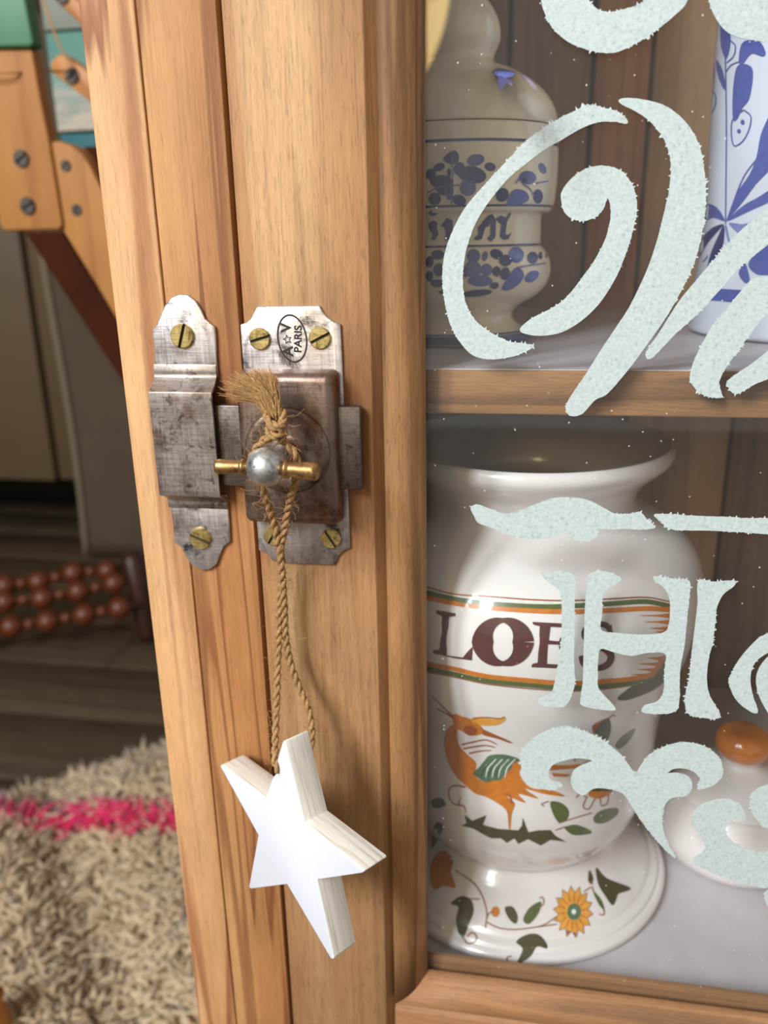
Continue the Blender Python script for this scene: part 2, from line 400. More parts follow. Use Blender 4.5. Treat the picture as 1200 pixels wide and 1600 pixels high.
# back planks, each with its own seam
bx = [-0.1069, -0.062, -0.016, 0.0272, 0.0566, 0.1155, 0.166, 0.214, 0.262, 0.305, XR]
mi = [0, 3, 0, 1, 2, 3, 1, 0, 2, 3]
for i in range(len(bx)-1):
    box('plank', (bx[i]+0.0011, YB+0.0006*(i % 3), 0.03), (bx[i+1]-0.0011, YB+0.012, ZT-0.018), M['plank_wood'][mi[i]], cab, 0.0012, 2)
box('back_batten', (-0.1069, YB+0.0122, 0.03), (XR, YB+0.016, ZT-0.018), M['dark'], cab)
def shelf(zt, zb, y0):
    s = box('shelf', (-0.1067, y0, zb), (XR, YB-0.0005, zt), M['shelf_wood'], cab, 0.0006)
    box('painted_top', (-0.1065, y0+0.0008, zt-0.0001), (XR-0.0002, YB-0.0007, zt+0.0003), M['shelf_paint'], s)
    return s
ZS = float(P(670, 578, 0.013)[2]); ZSB = float(P(670, 646, 0.013)[2])
ZF = 0.3495
shelf(ZS, ZSB, 0.013)
sh2 = shelf(ZF, ZF-0.02, 0.0125)

# door: stile, rail, mouldings, pane and painted lettering
door = part('door', cab, (0.1, 0.004, 0.29))
ZB = 0.290; ZD = 1.02; XI, ZI = -0.0300, 0.3558
def stile_prof(x0, x1): return [(x0, 0.020), (x0, 0.0003), (x0+0.0003, 0.0), (x1-0.0033, 0.0), (x1-0.0029, 0.0003), (x1-0.0003, 0.0046), (x1, 0.0046), (x1, 0.020)]
def prism_z(name, prof, z0, z1, mat, parent):
    return slab(name, [(x, y, z0) for x, y in prof], (0, 0, z1-z0), mat, parent)
o = prism_z('stile', stile_prof(XG1, -0.0421), ZB, ZD, M['door_wood'], door); bevel(o, 0.0003, 1)
xr1, xr0 = XR-0.003, XR-0.044
o = slab('stile', [(xr1, 0.02, ZB), (xr1, 0.0, ZB), (xr0+.003, 0.0, ZB), (xr0, 0.0032, ZB), (xr0, 0.02, ZB)], (0, 0, ZD-ZB), M['door_wood'], door)
ZRT = ZI-0.0121
o = slab('rail', [(-0.0419, 0.02, ZB), (-0.0419, 0.0, ZB), (-0.0419, 0.0, ZRT-0.003), (-0.0419, 0.0032, ZRT), (-0.0419, 0.02, ZRT)], (xr0+0.0417, 0, 0), M['rail_wood'], door); bevel(o, 0.0003, 1)
o = slab('rail', [(-0.0419, 0.02, ZD), (-0.0419, 0.0, ZD), (-0.0419, 0.0, ZD-0.035), (-0.0419, 0.02, ZD-0.035)], (xr0+0.0417, 0, 0), M['rail_wood'], door)
mp_ = spl([(0.0121, 0.0048), (0.0119, 0.0002), (0.0105, -0.0006), (0.0075, -0.0008), (0.0045, 0.0002), (0.0020, 0.0026), (0.0006, 0.0044), (0.0, 0.0066)], 4)
YG = 0.0068
def mould_v():
    V = []; n = len(mp_)+2
    pr = [(0.0121, 0.012)]+[tuple(q) for q in mp_]+[(0.0, 0.012)]
    pr = [pr[0]]+pr[1:-1]+[(0.0004, YG), (0.0121, YG)]
    pr = pr[1:]
    zs = [None]+list(np.linspace(ZI+0.02, ZD-0.035, 20))
    rings = [[(XI-o_, y_, (ZI-o_) if z is None else z) for o_, y_ in pr] for z in zs]
    v, f = rings_mesh(rings); me = pydata('moulding', v, f)
    return link('moulding', me, M['moulding_wood'], door, True)
def mould_h():
    pr = [tuple(q) for q in mp_]+[(0.0004, YG), (0.0121, YG)]
    xs = [None]+list(np.linspace(XI+0.02, xr0, 20))
    rings = [[((XI-o_+0.0002) if x is None else x, y_, ZI-o_) for o_, y_ in pr] for x in xs]
    v, f = rings_mesh(rings); me = pydata('moulding', v, f)
    return link('moulding', me, M['rail_wood'], door, True)
for o in (mould_v(), mould_h()):
    bm = bmesh.new(); bm.from_mesh(o.data); bmesh.ops.recalc_face_normals(bm, faces=bm.faces); bm.to_mesh(o.data); bm.free()
pane = box('glass_pane', (XI-0.008, YG+0.0002, ZI-0.008), (xr0+0.001, YG+0.0030, ZD-0.034), M['glass'], door)

z_refl = float(P(900, 1522, 0.0101)[2])
box('moulding_reflection', (XI-0.008, 0.0100, ZI-0.010), (xr0+0.001, 0.0122, z_refl), M['rail_wood'], door, 0.0002)  # added wood strip standing in for the moulding's reflection in the pane

# lettering brushed onto the outside of the pane
def c6(l): return [(640+x/2.143, y/2.143) for x, y in l]
def c7(l): return [(640+x/2.143, 560+y/2.143) for x, y in l]
def c8(l): return [(640+x/2.143, 1050+y/2.143) for x, y in l]
def painted(name, pts, smooth=True, rough=1.0, holes=()):
    """one brushed shape on the glass, with ragged bristly edges and a little thickness"""
    q = spl(pts, 8, True) if smooth else np.array(pts, float)
    w = np.array([P(x, y, YG)[[0, 2]] for x, y in q])
    L = np.r_[0, np.cumsum(np.linalg.norm(np.diff(np.r_[w, w[:1]], axis=0), axis=1))]
    n = max(12, int(L[-1]/0.00030)); s = np.linspace(0, L[-1], n, endpoint=False)
    ww = np.r_[w, w[:1]]; q = np.c_[np.interp(s, L, ww[:, 0]), np.interp(s, L, ww[:, 1])]
    t = np.roll(q, -1, 0)-np.roll(q, 1, 0); t /= np.linalg.norm(t, axis=1)[:, None]+1e-9
    nr = np.c_[t[:, 1], -t[:, 0]]
    area2 = np.sum(q[:, 0]*np.roll(q[:, 1], -1)-np.roll(q[:, 0], -1)*q[:, 1])
    if area2 < 0: nr = -nr
    gate = np.clip(np.interp(s, np.linspace(0, L[-1], 14), RNG.random(14))*1.7-0.45, 0.08, 1)
    q = q+nr*((RNG.random(n)*0.00022-0.00008+(RNG.random(n) < 0.22)*RNG.random(n)*0.00095)*gate*rough)[:, None]
    vs, es, fs = delaunay_2d_cdt([Vector(p) for p in q], [], [list(range(n))], 1, 1e-7)[:3]
    nv = len(vs); y0, y1 = YG-0.00018, YG+0.00015
    V = [(p.x, y0, p.y) for p in vs]+[(p.x, y1, p.y) for p in vs]
    F = [tuple(f) for f in fs]+[tuple(k+nv for k in reversed(f)) for f in fs]
    cnt = {}
    for f in fs:
        for a, b in zip(f, list(f[1:])+[f[0]]): cnt[(a, b)] = 1
    for a, b in list(cnt):
        if (b, a) not in cnt: F.append((b, a, a+nv, b+nv))
    me = pydata(name, V, F)
    bm = bmesh.new(); bm.from_mesh(me); bmesh.ops.recalc_face_normals(bm, faces=bm.faces); bm.to_mesh(me); bm.free()
    return link(name, me, M['paint'], door)
LET = [
 ('painted_letter', c6([(730,405),(700,376),(650,361),(600,352),(560,368),(500,398),(440,435),(380,480),(320,545),(250,620),(190,690),(150,760),(120,840),(110,920),(116,1000),(135,1080),(165,1140),(210,1188),(270,1203),(340,1195),(380,1180),(417,1158),(380,1150),(330,1142),(270,1112),(220,1072),(190,1020),(178,950),(182,880),(197,810),(225,740),(270,670),(330,598),(390,548),(450,502),(510,468),(570,433),(630,410),(690,408),(722,415)])),
 ('painted_letter', c6([(510,640),(509,680),(520,712),(545,732),(580,740),(620,728),(648,700),(662,665),(672,690),(672,735),(655,800),(620,870),(570,940),(520,1000),(470,1035),(410,1065),(370,1100),(385,1117),(440,1124),(510,1112),(580,1070),(640,1010),(690,930),(720,860),(745,780),(760,710),(757,655),(738,605),(700,568),(650,555),(600,562),(550,590)])),
 ('painted_letter', c6([(700,335),(730,328),(790,335),(850,352),(900,385),(940,430),(970,490),(985,560),(992,650),(985,740),(965,840),(935,920),(890,1010),(840,1090),(790,1160),(750,1215),(710,1265),(660,1320)])+[(930,625),(910,646),(893,650),(884,640),(890,622),(915,585),(940,545),(965,508),(983,480),(999,448)]+c6([(800,890),(830,800),(850,720),(868,640),(875,560),(865,500),(835,440),(790,395),(750,370),(710,350)])),
 ('painted_letter', c6([(790,1192),(800,1202),(815,1195),(850,1160),(900,1108),(960,1055),(1030,980),(1100,900),(1160,850),(1215,805),(1290,720),(1280,620),(1200,693),(1150,738),(1090,790),(1020,868),(960,938),(910,998),(870,1058),(835,1115),(800,1165)])),
 ('painted_letter', [(1230,430),(1200,432),(1176,436),(1155,458),(1134,485),(1111,513),(1088,555),(1080,578),(1078,594),(1086,606),(1094,614),(1108,620),(1127,620),(1124,595),(1137,570),(1155,545),(1170,525),(1190,498),(1230,450)]),
 ('painted_letter', [(1230,525),(1200,548),(1175,568),(1137,595),(1140,608),(1152,615),(1180,600),(1200,592),(1230,575)]),
 ('painted_scroll', c6([(440,-60),(441,0),(455,50),(480,95),(530,140),(600,168),(670,178),(720,165),(800,120),(860,75),(895,45),(920,20),(938,-20),(945,-60),(810,-60),(785,0),(765,16),(740,25),(700,36),(660,40),(625,28),(600,0),(585,-60)])),
 ('painted_scroll', c6([(985,-60),(1002,0),(1010,30),(1030,70),(1060,105),(1100,125),(1150,135),(1200,137),(1290,120),(1300,-60)])),
 ('painted_flourish', c7([(205,500),(225,489),(260,500),(320,520),(370,510),(420,490),(480,468),(540,465),(600,475),(650,500),(690,520),(740,520),(772,515),(800,545),(822,566),(770,572),(720,570),(680,572),(630,568),(634,582),(612,605),(580,612),(550,605),(525,580),(490,595),(430,605),(360,598),(320,585),(270,565),(230,550),(215,525)])),
 ('painted_dash', c7([(818,525),(850,521),(950,527),(1060,531),(1130,535),(1260,540),(1260,588),(1120,582),(1000,576),(920,575),(870,570),(845,550)])),
 ('painted_letter', c7([(443,722),(470,720),(500,710),(540,718),(556,740),(553,800),(552,900),(550,1000),(553,1080),(545,1120),(520,1163),(470,1166),(432,1156),(440,1138),(475,1118),(490,1060),(504,980),(510,880),(507,800),(495,770),(465,750)])),
 ('painted_letter', c7([(600,725),(640,711),(700,728),(702,746),(660,772),(646,800),(645,850),(642,908),(700,920),(790,925),(850,918),(868,890),(872,820),(860,780),(840,758),(818,742),(822,730),(880,738),(934,744),(938,780),(930,860),(920,960),(906,1040),(902,1150),(890,1180),(840,1190),(780,1184),(788,1163),(830,1148),(850,1115),(853,1050),(856,990),(800,985),(745,995),(690,985),(642,972),(632,1000),(630,1060),(634,1105),(686,1165),(680,1178),(620,1172),(575,1160),(572,1140),(580,1080),(582,1000),(585,900),(588,820),(593,760)])),
 ('painted_letter', c7([(968,745),(1020,748),(1088,744),(1085,762),(1050,790),(1030,830),(1024,870),(1015,950),(1002,1000),(995,1070),(1002,1120),(1020,1155),(1040,1190),(1030,1205),(980,1202),(940,1194),(924,1170),(925,1120),(936,1070),(945,980),(955,900),(964,820)])),
 ('painted_letter', c7([(1230,905),(1200,920),(1160,945),(1110,1000),(1078,1055),(1068,1082),(1085,1130),(1110,1160),(1150,1186),(1166,1180),(1150,1130),(1141,1080),(1146,1040),(1163,1010),(1200,985),(1230,975)])),
 ('painted_letter', c7([(1250,985),(1215,990),(1185,1015),(1165,1050),(1160,1085),(1170,1130),(1190,1170),(1215,1205),(1250,1230)])),
 ('painted_scroll', c8([(373,312),(380,262),(420,220),(480,190),(530,184),(590,200),(650,230),(700,270),(732,308),(758,340),(772,318),(800,280),(850,252),(900,237),(950,238),(1000,255),(1035,285),(1048,320),(1045,350),(1020,376),(990,388),(966,391),(968,372),(974,362),(958,338),(930,324),(890,322),(862,338),(900,338),(935,350),(946,375),(940,400),(920,415),(880,420),(856,442),(846,482),(850,530),(868,580),(890,620),(850,588),(800,530),(770,490),(745,450),(720,412),(690,396),(640,388),(612,392),(580,412),(548,390),(540,360),(550,330),(578,312),(610,296),(560,288),(510,298),(480,310),(466,330),(470,362),(500,368),(512,380),(480,394),(440,390),(405,380),(385,350)])),
 ('painted_scroll', c8([(943,492),(958,460),(1000,434),(1060,425),(1100,440),(1122,472),(1120,494),(1080,498),(1062,515),(1060,540),(1082,568),(1120,592),(1200,602),(1290,590),(1300,700),(1200,722),(1150,715),(1080,695),(1010,670),(950,638),(962,615),(990,590),(972,550),(950,520)])),
 ('painted_scroll', c8([(1140,422),(1160,395),(1200,378),(1260,370),(1290,400),(1290,520),(1200,520),(1170,502),(1147,468)])),
 ('painted_scroll', c8([(1188,752),(1196,732),(1230,720),(1260,750),(1230,800),(1200,785)])),
]
for nm, pts in LET: painted(nm, pts)

# latch and keeper on the frame
def c4(l): return [(200+x/2.857, 440+y/2.857) for x, y in l]
def loop3(pts, y): return [P(x, yy, y) for x, yy in pts]
def screw(px, py, y, rpx, ang, parent, mat, dark):
    c = P(px, py, y); r = rpx/FPX*float((c-CAM)@FW)
    V = []; F = []
    a = math.radians(ang); hw = r*0.13; h = r*0.30
    for sgn in (1, -1):
        k0 = math.asin(hw/r); th = np.linspace(k0, math.pi-k0, 16)
        ring = np.c_[np.cos(th)*r, np.sin(th)*r*sgn]
        rin = np.c_[np.cos(th)*r*0.9, np.maximum(np.sin(th)*r*0.9, hw)*sgn]
        n = len(th); b = len(V)
        R2 = lambda p: (c[0]+p[0]*math.cos(a)-p[1]*math.sin(a), c[2]+p[0]*math.sin(a)+p[1]*math.cos(a))
        for p in ring: x, z = R2(p); V.append((x, c[1], z))
        for p in ring: x, z = R2(p); V.append((x, c[1]-h*0.6, z))
        for p in rin: x, z = R2(p); V.append((x, c[1]-h, z))
        for j in range(n):
            k = (j+1) % n
            F += [(b+j, b+k, b+n+k, b+n+j), (b+n+j, b+n+k, b+2*n+k, b+2*n+j)]
        F.append(tuple(b+2*n+j for j in range(n)))
    me = pydata('screw', V, F); bm = bmesh.new(); bm.from_mesh(me); bmesh.ops.recalc_face_normals(bm, faces=bm.faces); bm.to_mesh(me); bm.free()
    o = link('screw', me, [mat, dark])
    th = np.linspace(0, 2*math.pi, 28, endpoint=False); bm = bmesh.new(); bm.from_mesh(me)
    vs = [bm.verts.new((c[0]+math.cos(q)*r, c[1]-h*0.25, c[2]+math.sin(q)*r)) for q in th]
    f = bm.faces.new(vs); f.material_index = 1; bm.to_mesh(me); bm.free()
    if parent: adopt(o, parent)
    return o
keep = part('latch_keeper', cab, tuple(P(290, 670, 0)))
keep['label'] = 'worn steel keeper strip bridging out to receive the bolt'
TK = 0.0011
up = c4([(122,436),(119,380),(117,300),(110,245),(108,215),(130,190),(145,150),(165,105),(192,72),(230,57),(265,60),(300,85),(325,125),(342,165),(365,185),(386,200),(391,240),(394,330),(400,430)])
lo = c4([(183,950),(190,1010),(200,1090),(207,1165),(240,1190),(262,1235),(285,1268),(330,1290),(365,1285),(395,1262),(412,1215),(425,1185),(455,1160),(452,1090),(447,1020),(441,950)])
slab('keeper_plate', loop3(up, -TK), (0, TK, 0), M['steel_plate'], keep, 0.0003)
slab('keeper_plate', loop3(lo, -TK), (0, TK, 0), M['steel_plate'], keep, 0.0003)
x0 = float(P(*c4([(122, 436)])[0], -TK)[0]); x1 = float(P(*c4([(398, 436)])[0], -TK)[0])
za = float(P(*c4([(250, 432)])[0], -TK)[2]); zb = float(P(*c4([(310, 958)])[0], -TK)[2])
YK = -0.0068
# a strip of sheet bent outward, rounded at each fold
q = TK+0.0004
bridge = [tuple(p) for p in spl([(-q+0.0003, za+0.0042), (-q, za+0.0024), (-q, za+0.0010), (-q-0.0006, za), (YK+0.0022, za-0.0022), (YK+0.0005, za-0.0032), (YK, za-0.0048), (YK, (za+zb)/2), (YK, zb+0.0034), (YK+0.0005, zb+0.0016), (YK+0.0022, zb+0.0008), (-q-0.0006, zb-0.0004), (-q, zb-0.0014), (-q, zb-0.0026), (-q+0.0003, zb-0.0040)], 4)]
def sheet(name, line, th, x0, x1, mat, parent):
    l = np.array(line); t = np.gradient(l, axis=0); t /= np.linalg.norm(t, axis=1)[:, None]
    nr = np.c_[-t[:, 1], t[:, 0]]
    if nr[len(l)//2, 0] < 0: nr = -nr
    inner = l+nr*th; inner[:, 0] = np.minimum(inner[:, 0], -0.00002)
    loop = [(x0, y, z) for y, z in l]+[(x0, y, z) for y, z in inner[::-1]]
    return slab(name, loop, (x1-x0, 0, 0), mat, parent, 0.00035)
sheet('keeper_bridge', bridge, 0.0010, x0, x1, M['steel_keeper'], keep)
def c4p(x, y): return (200+x/2.857, 440+y/2.857)
screw(*c4p(245, 243), -TK, 55/2.857, 72, keep, M['brass'], M['slot_dark'])
screw(*c4p(325, 1145), -TK, 51/2.857, -22, keep, M['brass'], M['slot_dark'])

latch = part('latch', cab, tuple(P(470, 690, 0)))
latch['label'] = 'old steel cupboard latch with a sliding bolt and brass crossbar knob'
pl = c4([(500,192),(530,182),(548,165),(560,140),(575,112),(715,109),(855,107),(868,135),(888,158),(915,178),(948,190),(955,330),(962,520),(975,800),(985,1010),(992,1190),(965,1200),(942,1222),(920,1266),(800,1262),(690,1255),(640,1245),(630,1222),(610,1210),(583,1200),(578,1120),(570,1040),(548,800),(525,560),(512,370)])
slab('base_plate', loop3(pl, -TK), (0, TK, 0), M['steel_plate'], latch, 0.0003)
# bolt bar
YBf = -0.0046
bl = float(P(*c4p(330, 700), YBf)[0]); br_ = float(P(*c4p(1040, 760), YBf)[0])
bt = float(P(*c4p(1000, 560), YBf)[2]); bb = float(P(*c4p(1000, 930), YBf)[2])
box('bolt', (bl, YBf, bb), (br_, -TK-0.0001, bt), M['steel_bolt'], latch, 0.0004)
# casing: a pressed box, its rim wider than its face
YC = -0.0092
fx0 = float(P(*c4p(488, 600), YC)[0]); fx1 = float(P(*c4p(918, 700), YC)[0]); fz1 = float(P(*c4p(700, 418), YC)[2]); fz0 = float(P(*c4p(740, 1083), YC)[2])
e = 0.0012
A = [(fx0, YC, fz0), (fx1, YC, fz0), (fx1, YC, fz1), (fx0, YC, fz1)]; B = [(fx0-e, -TK-0.0001, fz0-e), (fx1+e, -TK-0.0001, fz0-e), (fx1+e, -TK-0.0001, fz1+e), (fx0-e, -TK-0.0001, fz1+e)]
# the casing has slots that the bolt slides through: wall split around it
o = link('casing', pydata('casing', A+B, [(0, 1, 2, 3), (4, 7, 6, 5), (0, 4, 5, 1), (1, 5, 6, 2), (2, 6, 7, 3), (3, 7, 4, 0)]), M['steel_case'], latch); bevel(o, 0.0022, 4)
# round boss, shank, knob
dc = P(*c4p(712, 755), YC); R0 = 0.0128
lathe('boss', [(R0, 0.0), (R0, 0.0005), (R0-0.0008, 0.0011), (R0-0.0022, 0.0013), (R0-0.0045, 0.0006), (0.0050, -0.00005+0.0003), (0.0036, 0.0006), (0.0031, 0.002), (0.0029, 0.016)], dc, (0, -1, 0), M['steel_case'], latch, 64)
YN = YC
for yy in np.linspace(-0.02, -0.05, 61):
    if abs(P(*c4p(615, 828), yy)[0]-dc[0]) < abs(P(*c4p(615, 828), YN)[0]-dc[0]): YN = float(yy)
YN = max(YN, -0.034)
bc = P(*c4p(615, 828), YN); rb = 88/2.857/FPX*float((bc-CAM)@FW)
shank_a = np.array([dc[0], YC-0.0006, dc[2]])
ax = bc-shank_a; Ls = np.linalg.norm(ax)
lathe('shank', [(0.0031, 0), (0.0029, Ls*0.5), (0.0034, Ls-0.004)], shank_a, ax, M['steel_ball'], latch, 32)
th = np.linspace(-math.pi/2, math.pi/2, 25)
lathe('knob', [(max(rb*math.cos(q), 1e-5), rb*math.sin(q)*0.97) for q in th], bc, ax, M['steel_ball'], latch, 48)
eL = P(*c4p(388, 826), YN-0.0005); eR = P(*c4p(850, 850), YN-0.0022)
for en, sg in ((eL, -1), (eR, 1)):
    d = en-bc; L = np.linalg.norm(d); r = 0.00205 if sg < 0 else 0.0024
    lathe('crossbar', [(r*.80, rb*0.8), (r*.82, rb+0.0004), (r*1.08, rb+0.0005), (r*1.08, rb+0.0013), (r*0.86, rb+0.0017), (r*0.84, rb+0.0022), (r*0.9, rb+0.0034), (r*1.0, L-0.0025), (r*1.02, L-0.001), (r*0.9, L-0.0003), (r*0.5, L)], bc, d, M['brass_bar'], latch, 32)
screw(*c4p(590, 255), -TK, 49/2.857, 16, latch, M['brass'], M['slot_dark'])
screw(*c4p(858, 252), -TK, 50/2.857, 26, latch, M['brass'], M['slot_dark'])
screw(*c4p(648, 1135), -TK, 44/2.857, 60, latch, M['brass'], M['slot_dark'])
screw(*c4p(907, 1146), -TK, 46/2.857, -58, latch, M['brass'], M['slot_dark'])
# stamp: oval, star, letters
stc = P(*c4p(733, 255), -TK-0.00003); um = float((stc-CAM)@FW)/FPX/2.857
def oval(a, b, n=40): return [(stc[0]+a*um*math.cos(q)-b*um*math.sin(q)*0.06, stc[2]+b*um*math.sin(q)) for q in np.linspace(0, 2*math.pi, n, endpoint=False)]
o1 = oval(70, 107); o2 = oval(62, 99); n = len(o1)
V = [(x, stc[1], z) for x, z in o1+o2]; F = [(i, (i+1) % n, n+(i+1) % n, n+i) for i in range(n)]
sx, sz = stc[0]-22*um, stc[2]-4*um; b = len(V)
for i in range(10):
    r = (24 if i % 2 == 0 else 11)*um; q = math.pi/2+i*math.pi/5+0.2
    V.append((sx+r*math.cos(q), stc[1], sz+r*math.sin(q)))
for i in range(10):
    r = (14 if i % 2 == 0 else 6)*um; q = math.pi/2+i*math.pi/5+0.2
    V.append((sx+r*math.cos(q), stc[1], sz+r*math.sin(q)))
for i in range(10): F.append((b+i, b+(i+1) % 10, b+10+(i+1) % 10, b+10+i))
link('stamp', pydata('stamp', V, F), M['stamp_ink'], latch)
def words(txt, x, z, size, rot, mat, parent, y):
    cu = bpy.data.curves.new('stamped_letters', 'FONT'); cu.body = txt; cu.size = size; cu.align_x = 'CENTER'; cu.align_y = 'CENTER'; cu.offset = size*0.035
    tmp = bpy.data.objects.new('tmp', cu); COL.objects.link(tmp)
    me = bpy.data.meshes.new_from_object(tmp); bpy.data.objects.remove(tmp); bpy.data.curves.remove(cu)
    c, s = math.cos(rot), math.sin(rot)
    for v in me.vertices:
        px_, py_ = v.co.x, v.co.y; v.co = (x+px_*c-py_*s, y, z+px_*s+py_*c)
    me.name = 'stamped_letters'
    return link('stamped_letters', me, mat, parent)
words('V', stc[0]-24*um, stc[2]+48*um, 64*um, math.radians(90), M['stamp_ink'], latch, stc[1])
words('A', stc[0]-20*um, stc[2]-56*um, 64*um, math.radians(90), M['stamp_ink'], latch, stc[1])
words('PARIS', stc[0]+28*um, stc[2]-2*um, 48*um, math.radians(86), M['stamp_ink'], latch, stc[1])

# ------------------------------------------------------------------ jars
def profile_fn(pts):
    z = [p[1] for p in pts]; r = [p[0] for p in pts]
    return lambda zz: float(np.interp(zz, z, r))
class Surf:
    """a surface of revolution that flat print is laid onto"""
    def __init__(s, outer, ax, ay):
        s.c = np.array([ax, ay]); o_ = sorted(outer, key=lambda p: p[1]); s.f = profile_fn(o_); s.z0 = o_[0][1]; s.z1 = o_[-1][1]
    def hit(s, px, py, off=0.00025):
        d = ray(px, py); d = d/np.linalg.norm(d)
        h = d[:2]; oo = CAM[:2]-s.c; tc = -(oo@h)/(h@h)
        def g(t):
            p = CAM+d*t
            if p[2] > s.z1 or p[2] < s.z0: return 1.0 if p[2] > s.z1 else -1.0
            return math.hypot(*(p[:2]-s.c))-s.f(p[2])
        ts = np.linspace(tc-0.11, tc+0.02, 120); pr = ts[0]
        for t in ts[1:]:
            if g(t) <= 0:
                a, b = pr, t
                for _ in range(14):
                    mm = (a+b)/2
                    if g(mm) <= 0: b = mm
                    else: a = mm
                return CAM+d*(b-off)
            pr = t
        p = CAM+d*tc; v = p[:2]-s.c; v = v/np.linalg.norm(v)*s.f(p[2])
        return np.array([s.c[0]+v[0], s.c[1]+v[1], p[2]])-d*off
class Print:
    def __init__(s, surf): s.s = surf; s.V = []; s.F = []; s.M = []; s.mats = []; s.lv = 0
    def mi(s, c):
        if c not in s.mats: s.mats.append(c)
        return s.mats.index(c)
    def poly(s, pts, col, smooth=True, lift=0):
        q = spl(pts, 5, True) if smooth else np.array(pts, float)
        n = len(q); lo_, hi_ = q.min(0), q.max(0)
        st = max(7.0, max(hi_-lo_)/22)
        gx = [(x, y) for x in np.arange(lo_[0]+st/2, hi_[0], st) for y in np.arange(lo_[1]+st/2, hi_[1], st)]
        vs, es, fs = delaunay_2d_cdt([Vector(p) for p in q]+[Vector(p) for p in gx], [], [list(range(n))], 1, 1e-4)[:3]
        b = len(s.V); s.lv += 1; k = s.mi(col)
        off = 0.00018+lift*0.00006
        used = sorted({i for f in fs for i in f}); mp = {i: b+j for j, i in enumerate(used)}
        s.V += [s.s.hit(vs[i].x, vs[i].y, off) for i in used]
        for f in fs: s.F.append(tuple(mp[i] for i in f)); s.M.append(k)
    def ell(s, cx, cy, rx, ry, rot, col, lift=0):
        a = math.radians(rot); th = np.linspace(0, 2*math.pi, 18, endpoint=False)
        s.poly([(cx+rx*math.cos(t)*math.cos(a)-ry*math.sin(t)*math.sin(a), cy+rx*math.cos(t)*math.sin(a)+ry*math.sin(t)*math.cos(a)) for t in th], col, False, lift)
    def stroke(s, pts, w, col, lift=0, n=6):
        q = spl(pts, n); t = np.gradient(q, axis=0); t /= np.linalg.norm(t, axis=1)[:, None]+1e-9
        nr = np.c_[-t[:, 1], t[:, 0]]; ww = np.interp(np.linspace(0, 1, len(q)), np.linspace(0, 1, len(w)), w) if hasattr(w, '__len__') else np.full(len(q), w)
        b = len(s.V); k = s.mi(col); off = 0.00018+lift*0.00006
        for i in range(len(q)):
            for sg in (-1, 1): s.V.append(s.s.hit(*(q[i]+nr[i]*sg*ww[i]/2), off))
        for i in range(len(q)-1): s.F.append((b+2*i, b+2*i+1, b+2*i+3, b+2*i+2)); s.M.append(k)
    def build(s, name, parent):
        me = pydata(name, s.V, s.F)
        for i, p in enumerate(me.polygons): p.material_index = s.M[i]
        return link(name, me, [INK[c] for c in s.mats], parent, True)
def crop(ox, oy, sc): return lambda l: [(ox+x/sc, oy+y/sc) for x, y in l]
def band(name, surf, z0, z1, mat, parent, n=4):
    zs = np.linspace(z0, z1, n)
    return lathe(name, [(surf.f(z)+0.00016, z) for z in zs], (surf.c[0], surf.c[1], 0), (0, 0, 1), mat, parent, 96, (False, False))

# --- tall faience jar with lettered ribbon, lower shelf
AX, AY = 0.0012, 0.084
F0 = ZF+0.0003
al = thing('pharmacy_jar', (AX, AY, F0), 'large open white pharmacy jar with a brown lettered ribbon and an orange bird', 'jar')
outer = [(0.0640, F0+0.0003), (0.0660, F0+0.0010), (0.0664, F0+0.0035), (0.0648, F0+0.0050), (0.0636, F0+0.0054), (0.0628, F0+0.0066), (0.0600, F0+0.0076), (0.0588, F0+0.0090), (0.0560, F0+0.0112), (0.0510, F0+0.0150), (0.0455, F0+0.0195), (0.0420, F0+0.0243)]
F1 = 0.3510
body = [(0.0430, F1+0.0232), (0.0445, F1+0.0255), (0.0495, F1+0.0310), (0.0535, F1+0.0385), (0.0562, F1+0.0480), (0.0578, F1+0.0600), (0.0584, F1+0.0700), (0.0590, F1+0.0800), (0.0606, F1+0.0905), (0.0640, F1+0.1020), (0.0680, F1+0.1155), (0.0706, F1+0.1290), (0.0712, F1+0.1370), (0.0702, F1+0.1455), (0.0670, F1+0.1535), (0.0605, F1+0.1605), (0.0520, F1+0.1655), (0.0455, F1+0.1690), (0.0428, F1+0.1725), (0.0430, F1+0.1765), (0.0455, F1+0.1812), (0.0500, F1+0.1852), (0.0540, F1+0.1888), (0.0556, F1+0.1915), (0.0552, F1+0.1942), (0.0538, F1+0.1955)]
outer_s = [tuple(q) for q in spl(outer, 3)]; body_s = [(q[0]*0.978, q[1]) for q in spl(body, 4)]
inner = [(0.0522, F1+0.1950), (0.0495, F1+0.1905), (0.0440, F1+0.1850), (0.0400, F1+0.1770), (0.0398, F1+0.1720), (0.0440, F1+0.1670), (0.0600, F1+0.1570), (0.0665, F1+0.1400), (0.0640, F1+0.1150), (0.0550, F1+0.0850), (0.0530, F1+0.0500), (0.0300, F1+0.0320), (0.0005, F1+0.0300)]
inner_s = [tuple(q) for q in spl(inner, 3)]
lathe('foot', outer_s, (AX, AY, 0), (0, 0, 1), M['white_glaze'], al, 128)
lathe('body', body_s+inner_s, (AX, AY, 0), (0, 0, 1), M['white_glaze'], al, 128)
sb = Surf(body_s[:-6], AX, AY); sf = Surf(outer_s, AX, AY)
r3 = crop(660, 900, 3.0)
pr = Print(sb)
L_ = lambda l: r3([(-260, l[0][1]-75), (-120, l[0][1]-38)]+l)
pr.stroke(L_([(35,55),(150,85),(300,95),(500,110),(640,115),(760,113),(900,106),(1050,100),(1165,122)]), 2.2, 'rust', 1)
pr.stroke(L_([(35,66),(150,94),(300,106),(500,121),(640,126),(760,123),(900,116),(1050,109),(1165,130)]), 3.2, 'pale', 1)
